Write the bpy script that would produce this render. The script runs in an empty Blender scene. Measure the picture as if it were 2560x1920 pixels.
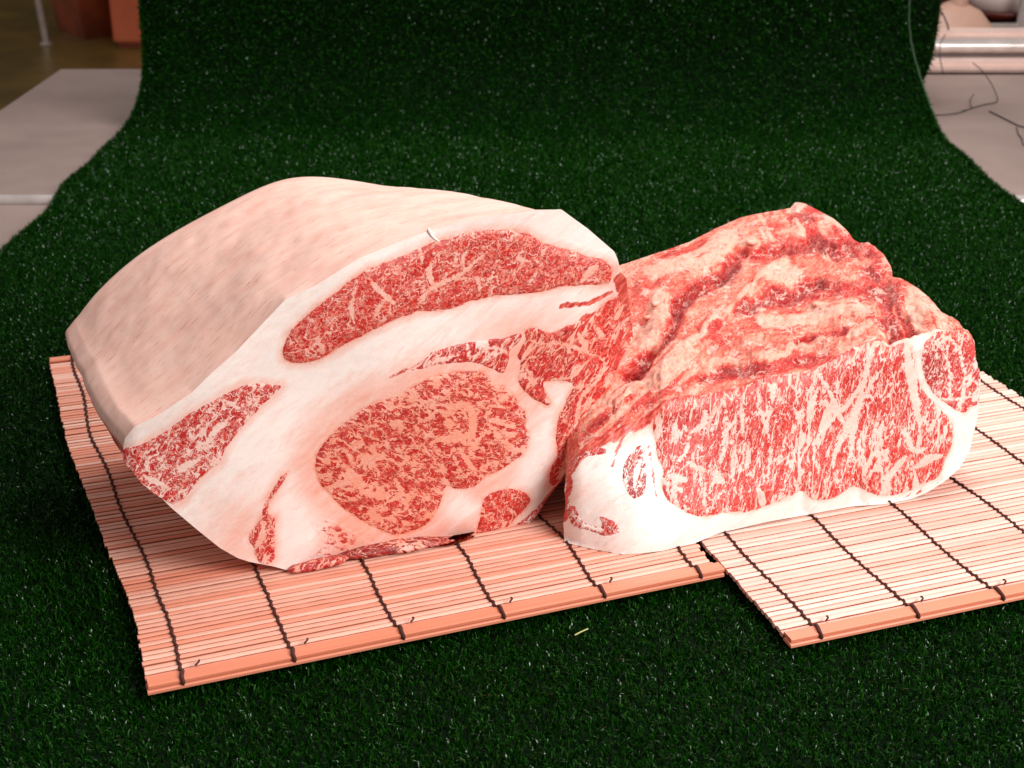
import bpy, bmesh, math, random
import numpy as np
from mathutils import Vector, noise as mnoise
from mathutils.geometry import delaunay_2d_cdt
random.seed(7); rng = np.random.default_rng(7)
scene = bpy.context.scene
COL = scene.collection

# ------------------------------------------------------------------ camera, world, lights, exposure
H = 0.60; FPX = 3600.0; PITCH = math.radians(23.7)
CX, CY = 1280.0, 960.0
cd = bpy.data.cameras.new("camera"); cam = bpy.data.objects.new("camera", cd); COL.objects.link(cam)
cam.location = (0, 0, H); cam.rotation_euler = (math.pi/2 - PITCH, 0, 0)
cd.sensor_width = 36; cd.lens = FPX/2560*36; cd.clip_start = 0.02; cd.clip_end = 60
cd.dof.use_dof = True; cd.dof.focus_distance = 1.12; cd.dof.aperture_fstop = 13
scene.camera = cam
w = bpy.data.worlds.new("World"); scene.world = w; w.use_nodes = True
w.node_tree.nodes['Background'].inputs[0].default_value = (0.98, 0.89, 0.86, 1)
w.node_tree.nodes['Background'].inputs[1].default_value = 0.35
def area(name, loc, tgt, size, sizey, power, col):
    l = bpy.data.lights.new(name, 'AREA'); l.shape = 'RECTANGLE'; l.size = size; l.size_y = sizey
    l.energy = power; l.color = col
    o = bpy.data.objects.new(name, l); COL.objects.link(o); o.location = loc
    o.rotation_euler = (Vector(tgt)-Vector(loc)).to_track_quat('-Z', 'Y').to_euler()
    return o
area("window_light", (1.55, -0.15, 1.45), (0.12, 1.15, 0.05), 1.3, 1.0, 63, (1.0, 0.95, 0.93))
area("ceiling_light", (0.35, 2.2, 2.0), (0.1, 2.05, 0.0), 1.8, 0.7, 50, (0.95, 0.98, 1.0))
vs = scene.view_settings; vs.view_transform = 'Standard'; vs.look = 'None'; vs.exposure = 0.0; vs.gamma = 1.0
scene.cycles.use_denoising = True

# ------------------------------------------------------------------ helpers: picture point -> real place
CP, SP = math.cos(PITCH), math.sin(PITCH)
ORI = np.array([0, 0, H])
def rays(px):
    px = np.atleast_2d(np.asarray(px, float))
    a = (px[:, 0]-CX)/FPX; b = -(px[:, 1]-CY)/FPX
    return np.stack([a, CP + b*SP, -SP + b*CP], 1)       # forward + a*right + b*up
def on_z(px, z=0.0):
    d = rays(px); t = (z-H)/d[:, 2]
    return ORI + d*np.asarray(t)[:, None]
def on_plane(px, p0, n):
    d = rays(px); t = ((p0-ORI)@n)/(d@n)
    return ORI + d*t[:, None]
def proj(p):
    q = p-ORI; f = q[:, 1]*CP - q[:, 2]*SP; u = q[:, 1]*SP + q[:, 2]*CP
    return np.stack([CX+FPX*q[:, 0]/f, CY-FPX*u/f], 1)
def zr(pts, ox, oy, s):
    return [(ox+x*s, oy+y*s) for x, y in pts]
def smooth(x, a, b):
    t = np.clip((x-a)/(b-a), 0, 1); return t*t*(3-2*t)
def resample(poly, step, closed=True):
    P = np.asarray(poly, float)
    if closed: P = np.vstack([P, P[:1]])
    L = np.r_[0, np.cumsum(np.linalg.norm(np.diff(P, axis=0), axis=1))]
    n = max(3, int(round(L[-1]/step)))
    s = np.linspace(0, L[-1], n+1)
    if closed: s = s[:-1]
    return np.stack([np.interp(s, L, P[:, k]) for k in range(P.shape[1])], 1)
def chaikin(P, it=2, closed=True):
    P = np.asarray(P, float)
    for _ in range(it):
        Q = np.roll(P, -1, 0) if closed else P[1:]
        R = P if closed else P[:-1]
        S = np.stack([R*.75+Q*.25, R*.25+Q*.75], 1).reshape(-1, P.shape[1])
        if not closed: S = np.vstack([P[:1], S, P[-1:]])
        P = S
    return P
def seg_dist(p, A, B):
    out = np.full(len(p), 1e9)
    for a, b in zip(A, B):
        d = b-a; t = np.clip(((p-a)@d)/max(d@d, 1e-9), 0, 1)
        out = np.minimum(out, np.linalg.norm(p-a-t[:, None]*d, axis=1))
    return out
def poly_sd(p, poly):                                     # > 0 inside
    P = np.asarray(poly, float); Q = np.roll(P, -1, 0)
    d = seg_dist(p, P, Q); ins = np.zeros(len(p), bool)
    for a, b in zip(P, Q):
        c = ((a[1] > p[:, 1]) != (b[1] > p[:, 1]))
        with np.errstate(all='ignore'):
            x = (b[0]-a[0])*(p[:, 1]-a[1])/(b[1]-a[1]+1e-12)+a[0]
        ins ^= c & (p[:, 0] < x)
    return np.where(ins, d, -d)
def line_d(p, pl):
    P = np.asarray(pl, float); return seg_dist(p, P[:-1], P[1:])
def vnoise(P, s, seed=0, oct=3):
    out = np.empty(len(P)); o = Vector((seed*13.7, seed*7.1, seed*3.3))
    for i, q in enumerate(P*s):
        v = Vector((float(q[0]), float(q[1]), float(q[2]) if len(q) > 2 else 0.0))+o
        out[i] = mnoise.fractal(v, 1.0, 2.0, oct)
    return out
def lin(c):
    return tuple((x/255/12.92 if x/255 <= .04045 else ((x/255+.055)/1.055)**2.4) for x in c)+(1,)

def mesh_obj(name, V, F, mat, parent=None, attrs=None, smooth_shade=True):
    me = bpy.data.meshes.new(name); me.from_pydata([tuple(map(float, v)) for v in V], [], [tuple(map(int, f)) for f in F])
    for k, a in (attrs or {}).items():
        a = np.asarray(a, float)
        if a.ndim == 1:
            at = me.attributes.new(k, 'FLOAT', 'POINT'); at.data.foreach_set('value', a.astype(np.float32))
        else:
            at = me.attributes.new(k, 'FLOAT_VECTOR', 'POINT'); at.data.foreach_set('vector', a.astype(np.float32).ravel())
    if mat: me.materials.append(mat)
    if smooth_shade: me.polygons.foreach_set('use_smooth', [True]*len(me.polygons))
    me.update()
    o = bpy.data.objects.new(name, me); COL.objects.link(o)
    if parent: o.parent = parent
    return o
def empty(name, label, cat, loc=(0, 0, 0), group=None):
    o = bpy.data.objects.new(name, None); COL.objects.link(o); o.location = loc; o.empty_display_size = .05
    o['label'] = label; o['category'] = cat
    if group: o['group'] = group
    return o
def to_local(V, parent):
    return np.asarray(V)-np.array(parent.location)

# ------------------------------------------------------------------ node helpers
def new_mat(name):
    m = bpy.data.materials.new(name); m.use_nodes = True
    return m, m.node_tree, m.node_tree.nodes['Principled BSDF']
class NT:
    def __init__(s, t): s.t = t; s.n = t.nodes; s.l = t.links
    def put(s, sock, v):
        if isinstance(v, bpy.types.NodeSocket): s.l.new(v, sock)
        elif v is not None: sock.default_value = v
    def math(s, op, a, b=None, c=None, clamp=False):
        x = s.n.new('ShaderNodeMath'); x.operation = op; x.use_clamp = clamp
        s.put(x.inputs[0], a); s.put(x.inputs[1], b); s.put(x.inputs[2], c); return x.outputs[0]
    def vmath(s, op, a, b=None, scale=None):
        x = s.n.new('ShaderNodeVectorMath'); x.operation = op
        s.put(x.inputs[0], a); s.put(x.inputs[1], b)
        if scale is not None: s.put(x.inputs['Scale'], scale)
        return x.outputs[0]
    def ss(s, v, a, b):                      # smoothstep
        x = s.n.new('ShaderNodeMapRange'); x.interpolation_type = 'SMOOTHSTEP'
        s.put(x.inputs[0], v); s.put(x.inputs[1], a); s.put(x.inputs[2], b); return x.outputs[0]
    def attr(s, name, vec=False):
        x = s.n.new('ShaderNodeAttribute'); x.attribute_name = name; return x.outputs['Vector' if vec else 'Fac']
    def noise(s, vec, scale, detail=3, rough=.5, dist=0, col=False):
        x = s.n.new('ShaderNodeTexNoise'); s.put(x.inputs['Vector'], vec); x.inputs['Scale'].default_value = scale
        x.inputs['Detail'].default_value = detail; x.inputs['Roughness'].default_value = rough
        x.inputs['Distortion'].default_value = dist; return x.outputs['Color' if col else 'Fac']
    def voro(s, vec, scale, feature='DISTANCE_TO_EDGE', rnd=1.0):
        x = s.n.new('ShaderNodeTexVoronoi'); x.feature = feature; s.put(x.inputs['Vector'], vec)
        x.inputs['Scale'].default_value = scale; x.inputs['Randomness'].default_value = rnd; return x.outputs['Distance']
    def mix(s, f, a, b):
        x = s.n.new('ShaderNodeMix'); x.data_type = 'RGBA'; s.put(x.inputs[0], f); s.put(x.inputs[6], a); s.put(x.inputs[7], b)
        return x.outputs[2]
    def mapping(s, vec, rot=0, scale=(1, 1, 1), loc=(0, 0, 0)):
        x = s.n.new('ShaderNodeMapping'); s.put(x.inputs['Vector'], vec); x.inputs['Rotation'].default_value = (0, 0, rot)
        x.inputs['Scale'].default_value = scale; x.inputs['Location'].default_value = loc; return x.outputs[0]
    def objco(s):
        x = s.n.new('ShaderNodeTexCoord'); return x.outputs['Object']
    def bump(s, h, strength, dist):
        x = s.n.new('ShaderNodeBump'); s.put(x.inputs['Height'], h); x.inputs['Strength'].default_value = strength
        x.inputs['Distance'].default_value = dist; return x.outputs['Normal']

FAT_W = lin((250, 236, 228)); FAT_P = lin((240, 160, 134)); RED = lin((218, 48, 38)); DRED = lin((176, 24, 24)); PINK = lin((238, 112, 92))

def fat_colour(N, vec):
    """white suet shading to peach where the 'peach' attribute says so"""
    vd = N.mapping(N.mapping(vec, -.6), 0, (.35, 1.5, 1))
    n = N.noise(vd, .9, 6, .68, .6); n2 = N.noise(vec, 5, 4, .65)
    p = N.math('ADD', N.attr('peach'), N.math('MULTIPLY', N.math('SUBTRACT', n, .5), 1.0))
    p = N.math('ADD', p, N.math('MULTIPLY', N.math('SUBTRACT', n2, .5), .2), clamp=True)
    c = N.mix(p, FAT_W, FAT_P)
    blush = N.ss(N.noise(N.mapping(vd, 0, (1, 1, 1), (7, 3, 0)), .8, 6, .7, .8), .56, .74)
    return N.mix(N.math('MULTIPLY', blush, .30), c, lin((238, 138, 112)))

def fat_mat(name):
    m, t, b = new_mat(name); N = NT(t); v = N.attr('flow', True)
    c = fat_colour(N, v)
    sp = N.ss(N.noise(v, 3.3, 3, .7), .755, .78)
    c = N.mix(N.math('MULTIPLY', sp, .55), c, lin((214, 90, 72)))
    vs_ = N.mapping(N.mapping(v, -.75), 0, (.4, 1.6, 1))
    sn = N.noise(vs_, 1.6, 6, .72, .5)
    stc = N.mix(N.ss(N.noise(vs_, 2.6, 5, .7), .42, .62), lin((192, 48, 44)), lin((232, 128, 108)))
    st = N.ss(N.math('ADD', N.attr('stain'), N.math('MULTIPLY', N.math('SUBTRACT', sn, .5), 1.5)), .42, .58)
    c = N.mix(N.math('MULTIPLY', st, N.ss(N.attr('stain'), .02, .2)), c, stc)
    N.put(b.inputs['Base Color'], c)
    b.inputs['Roughness'].default_value = .36; b.inputs['Specular IOR Level'].default_value = .4
    b.inputs['Subsurface Weight'].default_value = .2; b.inputs['Subsurface Radius'].default_value = (.006, .003, .002)
    h = N.math('ADD', N.noise(N.mapping(N.mapping(v, -.6), 0, (.5, 1.3, 1)), .8, 4, .5), N.math('MULTIPLY', N.noise(v, 6, 2, .5), .05))
    N.put(b.inputs['Normal'], N.bump(h, .35, .005))
    return m

def marble_mat(name, scale=1.0, thr=.47, soft=.035, rot=0., stretch=2.2, net=.05, curl=.0, warp=.5, red=RED, dark=DRED,
               fatmix=None, seed=0, edge=(0., .05), bigfat=.0, pinkish=.25, gr=1.0):
    m, t, b = new_mat(name); N = NT(t); v0 = N.attr('flow', True)
    v = N.mapping(N.mapping(v0, -rot), 0, (1/stretch, 1.0, 1), (seed*3.1, seed*1.7, 0))
    w1 = N.noise(v, .9*scale, 2, .5, col=True)
    w2 = N.noise(v, 3.2*scale, 2, .5, col=True)
    q = N.vmath('ADD', v, N.vmath('SCALE', N.vmath('SUBTRACT', w1, (.5, .5, .5)), scale=warp))
    q = N.vmath('ADD', q, N.vmath('SCALE', N.vmath('SUBTRACT', w2, (.5, .5, .5)), scale=warp*.42))
    big = N.noise(v0, .42, 2, .5)
    thrv = N.math('ADD', thr, N.math('MULTIPLY', N.math('SUBTRACT', big, .5), .20+bigfat))
    A = N.noise(q, 1.35*scale, 3, .50, .4)
    r = N.ss(A, N.math('SUBTRACT', thrv, soft), N.math('ADD', thrv, soft))
    # branching seams at three sizes: thick where the gate noise is high, thinning to nothing
    def seam(r, off, sc, wd, g0, g1, det=3):
        rg = N.noise(N.vmath('ADD', q, off), sc*scale, det, .52, .7)
        gate = N.ss(N.noise(N.vmath('ADD', v, off), sc*.8*scale, 2, .5), g0, g1)
        ww = N.math('MULTIPLY', gate, wd)
        d = N.math('ABSOLUTE', N.math('SUBTRACT', rg, .5))
        return N.math('MULTIPLY', r, N.ss(d, N.math('MULTIPLY', ww, .6), N.math('ADD', N.math('MULTIPLY', ww, 1.15), .006)))
    r = seam(r, (0, 0, 0), .62, net*1.2, .40, .66)
    r = seam(r, (3.3, 9.1, 0), 1.35, net*1.0, .42, .66)
    r = seam(r, (8.3, 2.1, 0), 2.6, net*.85, .44, .66, 2)
    # soft half-fat grains inside the lean
    G1 = N.noise(q, 4.6*scale*gr, 2, .5, 1.0)
    fine = N.math('MULTIPLY', N.ss(G1, .60-.14*curl, .70-.12*curl), N.ss(N.noise(v0, .9, 3, .55), .30, .60))
    # hand-placed seams and the ragged rim
    jag = N.math('MULTIPLY', N.math('SUBTRACT', N.noise(v0, 3.2, 5, .68), .5), .42)
    r = N.math('MULTIPLY', r, N.ss(N.math('ADD', N.attr('vein'), jag), -.02, .05))
    r = N.math('MULTIPLY', r, N.ss(N.math('ADD', N.attr('sd'), N.math('MULTIPLY', jag, .35)), edge[0], edge[1]))
    fatc = fat_colour(N, v0)
    tone = N.noise(v0, 2.2, 4, .62)
    rc = N.mix(N.ss(tone, .36, .62), red, dark)
    rc = N.mix(N.math('MULTIPLY', N.ss(N.noise(v0, 6, 3, .6), .5, .75), pinkish), rc, PINK)
    rc = N.mix(N.math('MULTIPLY', N.attr('lean'), .7), rc, lin((150, 40, 38)))
    rc = N.mix(fine, rc, N.mix(.30, PINK, fatc))
    lined = N.mix(N.ss(r, .0, .75), fatc, N.mix(.28, rc, PINK))
    N.put(b.inputs['Base Color'], N.mix(N.ss(r, .35, 1.0), lined, rc))
    b.inputs['Specular IOR Level'].default_value = .4
    N.put(b.inputs['Roughness'], N.math('SUBTRACT', .40, N.math('MULTIPLY', N.ss(N.noise(v0, 2.5, 4, .7), .5, .62), .22)))
    b.inputs['Subsurface Weight'].default_value = .06; b.inputs['Subsurface Radius'].default_value = (.004, .001, .001)
    h = N.math('ADD', N.math('MULTIPLY', r, -.7), N.math('MULTIPLY', N.noise(v0, 4, 3, .6), 1.3))
    N.put(b.inputs['Normal'], N.bump(h, .28, .0025))
    return m

# ------------------------------------------------------------------ turf carpet (a thing: backing + pile)
XL, XR, YF, RF = -0.668, 0.732, 2.36, 0.17
turf = empty("turf_carpet", "dark green artificial turf laid over the tables and curving up behind the meat", "artificial turf", (0, 1.5, 0))
def path(s):                                            # s metres along the carpet from y=0.3
    s = np.asarray(s, float); L1 = YF-0.3; L2 = RF*math.pi/2*1.06
    y = np.where(s < L1, .3+s, 0); z = np.zeros_like(s); ny = np.zeros_like(s); nz = np.ones_like(s)
    a = np.clip((s-L1)/RF, 0, math.radians(86))
    arc = s >= L1
    y = np.where(arc, YF+RF*np.sin(a), y); z = np.where(arc, RF*(1-np.cos(a)), z)
    ny = np.where(arc, -np.sin(a), 0); nz = np.where(arc, np.cos(a), 1)
    ex = s-(L1+RF*math.radians(86)); up = ex > 0
    y = np.where(up, y+ex*math.cos(math.radians(86)), y); z = np.where(up, z+ex*math.sin(math.radians(86)), z)
    return y, z, ny, nz
def turf_x(u, s):
    wob = .006*np.sin(s*9.0)+.004*np.sin(s*23+1)
    tl_ = np.clip((s-(YF-.38))/.45, 0, 1); tl_ = tl_*tl_*(3-2*tl_)
    tr2 = np.clip((s-(YF-.30))/.30, 0, 1); tr2 = tr2*tr2*(3-2*tr2)
    return (XL+wob+.028*tl_)*(1-u)+(XR+wob*.7-.050*tr2)*u
m_back, t, b = new_mat("turf_backing"); N = NT(t)
N.put(b.inputs['Base Color'], N.mix(N.noise(N.objco(), 300, 2, .5), (.0004, .003, .0004, 1), (.0012, .010, .0010, 1)))
b.inputs['Roughness'].default_value = .9; b.inputs['Specular IOR Level'].default_value = .1
S = np.linspace(0, 3.1, 150); U = np.linspace(0, 1, 30)
V = []; F = []
for i, s in enumerate(S):
    y, z, ny, nz = path(s)
    for u in U: V.append((float(turf_x(u, s)), float(y), float(z)))
nu = len(U); nV = len(V)
V += [(x, y+.004*(1 if z > .05 else 0), z-.006) for x, y, z in V]
for i in range(len(S)-1):
    for j in range(nu-1):
        a = i*nu+j; F.append((a, a+1, a+nu+1, a+nu)); F.append((a+nV, a+nu+nV, a+nu+1+nV, a+1+nV))
for i in range(len(S)-1):
    for j in (0, nu-1):
        a = i*nu+j; F.append((a, a+nu, a+nu+nV, a+nV))
mesh_obj("backing", to_local(V, turf), F, m_back, turf)
m_pile, t, b = new_mat("turf_pile"); N = NT(t)
r_ = N.attr('rnd')
c = N.mix(N.ss(r_, 0, .6), (.0010, .011, .0003, 1), (.0042, .040, .0010, 1))
c = N.mix(N.ss(r_, .88, 1.0), c, (.02, .075, .008, 1))
N.put(b.inputs['Base Color'], c)
b.inputs['Roughness'].default_value = .25
shiny = N.ss(N.math('FRACT', N.math('MULTIPLY', r_, 17.0)), .78, .82)
N.put(b.inputs['Specular IOR Level'], N.math('ADD', .10, N.math('MULTIPLY', shiny, .42)))
N.put(b.inputs['Specular Tint'], N.mix(shiny, (.4, 1, .3, 1), (.9, 1, .9, 1)))
def blades(P, Nn, n, length, width, lean):
    """two-quad bent blades at points P with normals Nn"""
    Nn = Nn/np.linalg.norm(Nn, axis=1)[:, None]
    R = rng.normal(size=(n, 3)); R -= Nn*np.sum(R*Nn, 1)[:, None]; R /= np.linalg.norm(R, axis=1)[:, None]
    L = length*(.65+.6*rng.random(n)); ln = lean*(.3+rng.random(n))
    lw = width*(.7+.6*rng.random(n))
    tip = P+Nn*(L*np.cos(ln))[:, None]+R*(L*np.sin(ln))[:, None]
    mid = P+Nn*(L*.62*np.cos(ln*.4))[:, None]+R*(L*.6*np.sin(ln*.45))[:, None]
    phi = rng.random(n)*6.283
    T2 = np.cross(Nn, R); side = R*np.cos(phi)[:, None]+T2*np.sin(phi)[:, None]
    side *= lw[:, None]/2
    Vv = np.stack([P-side, P+side, mid+side*.95, mid-side*.95, tip+side*.35, tip-side*.35], 1)
    return Vv.reshape(-1, 3)
def sample_turf():
    Ps, Ns, W_, L_ = [], [], [], []
    def strip(s0, s1, n, wid, ln, u0=0., u1=1.):
        u = u0+(u1-u0)*rng.random(n); s = s0+(s1-s0)*rng.random(n)
        y, z, ny, nz = path(s); P = np.stack([turf_x(u, s), y, z], 1)
        q = proj(P); k = (q[:, 0] > -60) & (q[:, 0] < 2620) & (q[:, 1] < 2010) & (q[:, 1] > -60)
        P = P[k]; nn = np.stack([np.zeros(k.sum()), ny[k], nz[k]], 1)
        Ps.append(P); Ns.append(nn); W_.append(np.full(len(P), wid)); L_.append(np.full(len(P), ln))
    strip(.35, 1.0, 330000, .00085, .0050)
    strip(1.0, 1.6, 250000, .0010, .0055)
    strip(1.6, 2.2, 200000, .0013, .0068)
    strip(2.2, 2.75, 130000, .0015, .0075)
    strip(1.2, 2.75, 9000, .0014, .0085, 0, .004); strip(1.2, 2.75, 9000, .0014, .0085, .996, 1.)
    return np.vstack(Ps), np.vstack(Ns), np.concatenate(W_), np.concatenate(L_)
P, Nn, W_, L_ = sample_turf()
# nothing grows under the mats and the meat
foot = [on_z([(200, 1000), (1500, 900), (1700, 1330), (440, 1660)], 0)[:, :2], on_z([(1850, 1370), (2400, 1010), (2700, 1120), (2700, 1420), (2050, 1560)], 0)[:, :2]]
keep = np.ones(len(P), bool)
for f in foot: keep &= poly_sd(P[:, :2], f) < 0.02
keep |= P[:, 1] > 2.0
P, Nn, W_, L_ = P[keep], Nn[keep], W_[keep], L_[keep]
PILE_BUILD = True
def fast_mesh(name, Vv, quads, mat, parent, attrs=None):
    me = bpy.data.meshes.new(name); nv = len(Vv); nf = len(quads)
    me.vertices.add(nv); me.vertices.foreach_set('co', Vv.astype(np.float32).ravel())
    me.loops.add(nf*4); me.loops.foreach_set('vertex_index', quads.astype(np.int32).ravel())
    me.polygons.add(nf); me.polygons.foreach_set('loop_start', (np.arange(nf)*4).astype(np.int32))
    me.polygons.foreach_set('loop_total', np.full(nf, 4, np.int32))
    for k, a in (attrs or {}).items():
        at = me.attributes.new(k, 'FLOAT', 'POINT'); at.data.foreach_set('value', a.astype(np.float32))
    me.materials.append(mat); me.update(calc_edges=True)
    o = bpy.data.objects.new(name, me); COL.objects.link(o); o.parent = parent; return o
Vv = blades(P, Nn, len(P), L_, W_, .75)
n = len(P); base = np.arange(n)*6
quads = np.stack([np.stack([base, base+1, base+2, base+3], 1), np.stack([base+3, base+2, base+4, base+5], 1)], 1).reshape(-1, 4)
o = fast_mesh("pile", Vv-np.array(turf.location), quads, m_pile, turf, {'rnd': np.repeat(rng.random(n), 6)})
o['kind'] = 'stuff'
print("turf blades", n)
# the loose roll of turf behind the right edge of the upright sheet
roll = empty("turf_roll", "dark green turf fold hanging behind the right edge of the upright turf sheet", "turf roll", (.72, 2.62, 0))
def roll_pt(a, k):                                        # superellipse standing behind the sheet
    c, s_ = math.cos(a), math.sin(a)
    return (0.655+.115*math.copysign(abs(c)**.5, c)-.008*k, 2.64+.06*k, .26+.25*math.copysign(abs(s_)**.42, s_))
V, F = [], []; NA = 60
for k in range(3):
    for i in range(NA): V.append(roll_pt(i/NA*2*math.pi, k))
for k in range(2):
    for i in range(NA): F.append((k*NA+i, k*NA+(i+1) % NA, (k+1)*NA+(i+1) % NA, (k+1)*NA+i))
F.append(tuple(range(NA-1, -1, -1)))
mesh_obj("backing", to_local(V, roll), F, m_back, roll)
nb = 9000; aa = rng.random(nb)*2*math.pi; rr = np.sqrt(rng.random(nb))
ctr = np.array([.655, 2.64, .26]); edge = np.array([roll_pt(a, 0) for a in aa])
P1 = ctr+(edge-ctr)*rr[:, None]; N1 = np.tile([[0.2, -1, 0]], (nb, 1))
e2 = np.array([roll_pt(a, k) for a, k in zip(aa[:5000], rng.random(5000)*2)]); n2 = (e2-np.array([.655, 0, .26])); n2[:, 1] = 0
P1 = np.vstack([P1, e2]); N1 = np.vstack([N1, n2])
Vv = blades(P1, N1.astype(float), len(P1), np.full(len(P1), .009), np.full(len(P1), .0015), .9)
base = np.arange(len(P1))*6
quads = np.stack([np.stack([base, base+1, base+2, base+3], 1), np.stack([base+3, base+2, base+4, base+5], 1)], 1).reshape(-1, 4)
o = fast_mesh("pile", Vv-np.array(roll.location), quads, m_pile, roll, {'rnd': np.repeat(rng.random(len(P1)), 6)}); o['kind'] = 'stuff'

m_selv, t, b = new_mat("turf_selvedge"); b.inputs['Base Color'].default_value = (.03, .065, .03, 1); b.inputs['Roughness'].default_value = .8
Ps_ = []
for s_v in np.linspace(YF-.3+.10, 2.9, 60):
    y, z, ny, nz = path(s_v); Ps_.append((float(turf_x(1., s_v))+.0005*math.sin(s_v*300), float(y)-.007*abs(float(ny)), float(z)+.006*abs(float(nz))))
SELV = Ps_
# ------------------------------------------------------------------ bamboo mats
def wood_mat(name, c1, c2, c3, streak=1.0, edge=0.):
    m, t, b = new_mat(name); N = NT(t); oc = N.objco()
    oi = N.n.new('ShaderNodeObjectInfo'); rnd = oi.outputs['Random']
    off = N.n.new('ShaderNodeCombineXYZ'); N.put(off.inputs[0], N.math('MULTIPLY', rnd, 7)); N.put(off.inputs[1], N.math('MULTIPLY', rnd, 31))
    v = N.vmath('ADD', oc, off.outputs[0])
    g = N.noise(N.mapping(v, 0, (3, 700, 300)), 1.0, 4, .6)
    g2 = N.noise(N.mapping(v, 0, (1.0, 40, 40)), 3.0, 2, .5)
    c = N.mix(N.ss(rnd, .1, .95), c1, c2)
    c = N.mix(N.math('MULTIPLY', N.ss(g2, .48, .80), .6), c, c3)
    c = N.mix(N.math('MULTIPLY', N.ss(g, .5, .8), .22*streak), c, lin((176, 92, 60)))
    sepy = N.n.new('ShaderNodeSeparateXYZ'); N.put(sepy.inputs[0], oc)
    if edge: c = N.mix(N.ss(N.math('ADD', N.math('ABSOLUTE', sepy.outputs[1]), N.math('MULTIPLY', N.math('SUBTRACT', N.noise(v, 60, 2, .5), .5), .0006)), edge, edge+.0004), c, lin((150, 76, 50)))  # brown along both slat edges paints in the shade of the gaps
    spk = N.ss(N.noise(N.mapping(v, 0, (150, 500, 300)), 1.0, 2, .5), .80, .84)
    c = N.mix(N.math('MULTIPLY', spk, .5), c, lin((90, 40, 25)))
    N.put(b.inputs['Base Color'], c); b.inputs['Roughness'].default_value = .42; b.inputs['Specular IOR Level'].default_value = .4
    N.put(b.inputs['Normal'], N.bump(g, .25, .0006))
    return m
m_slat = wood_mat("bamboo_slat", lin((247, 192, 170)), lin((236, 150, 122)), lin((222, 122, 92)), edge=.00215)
m_slat2 = wood_mat("lit_bamboo_slat", lin((247, 204, 188)), lin((241, 180, 162)), lin((232, 148, 120)), edge=.00225)  # lighter copy of the slat colour, brighter light on the right mat painted in
m_board = wood_mat("bamboo_board", lin((232, 150, 120)), lin((226, 138, 106)), lin((208, 112, 80)), .8)
m_thread, t, b = new_mat("brown_thread"); N = NT(t)
N.put(b.inputs['Base Color'], N.mix(N.noise(N.objco(), 900, 2), lin((48, 18, 12)), lin((92, 40, 26)))); b.inputs['Roughness'].default_value = .85

def slat_mesh(name, length, wid, th, mat, flat=False):
    n = 10; prof = []
    if flat: prof = [(-wid/2, 0), (wid/2, 0), (wid/2, th*.75), (wid/2-.0008, th), (-wid/2+.0008, th), (-wid/2, th*.75)]
    else:
        for i in range(12):                              # split cane: rounded all the way, a little flat on top
            a = 2*math.pi*(i+.5)/12; prof.append((wid/2*math.copysign(abs(math.cos(a))**.8, math.cos(a)), th/2+th/2*math.copysign(abs(math.sin(a))**.75, math.sin(a))))
    V = []; F = []; k = len(prof); xs = np.array([0, .0006, .002, length-.002, length-.0006, length])
    for x in xs: V += [(x, y, z) for y, z in prof]
    for s in range(len(xs)-1):
        for i in range(k): F.append((s*k+i, s*k+(i+1) % k, (s+1)*k+(i+1) % k, (s+1)*k+i))
    F.append(tuple(range(k-1, -1, -1))); F.append(tuple(range((len(xs)-1)*k, len(xs)*k)))
    me = bpy.data.meshes.new(name); me.from_pydata(V, [], F); me.materials.append(mat)
    if not flat: me.polygons.foreach_set('use_smooth', [len(p.vertices) == 4 for p in me.polygons])
    me.update(); return me
def tube(path_, rad, seg=6, twist=0):
    P = np.asarray(path_, float); P = np.vstack([P[:1]+(P[1]-P[0])*.0, P[:1]+(P[1]-P[0])*.02, P[1:-1], P[-1:]-(P[-1]-P[-2])*.02, P[-1:]]); n = len(P); V = []; F = []
    if hasattr(rad, '__len__'): rad = np.r_[rad[0], rad, rad[-1]]
    for i in range(n):
        d = P[min(i+1, n-1)]-P[max(i-1, 0)]; d /= np.linalg.norm(d)+1e-12
        s = np.cross(d, [0, 0, 1.]); s /= np.linalg.norm(s)+1e-9; u = np.cross(s, d)
        r = rad[i] if hasattr(rad, '__len__') else rad
        for k in range(seg):
            a = 2*math.pi*k/seg; V.append(P[i]+r*(s*math.cos(a)+u*math.sin(a)))
    for i in range(n-1):
        for k in range(seg): F.append((i*seg+k, i*seg+(k+1) % seg, (i+1)*seg+(k+1) % seg, (i+1)*seg+k))
    F.append(tuple(range(seg-1, -1, -1))); F.append(tuple(range((n-1)*seg, n*seg)))
    return V, F
_V, _F = tube(np.array(SELV)-np.array(turf.location), .0016, 6); mesh_obj('selvedge', _V, _F, m_selv, turf)
ZT = .0088                                               # height the pile carries the mats at
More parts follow.
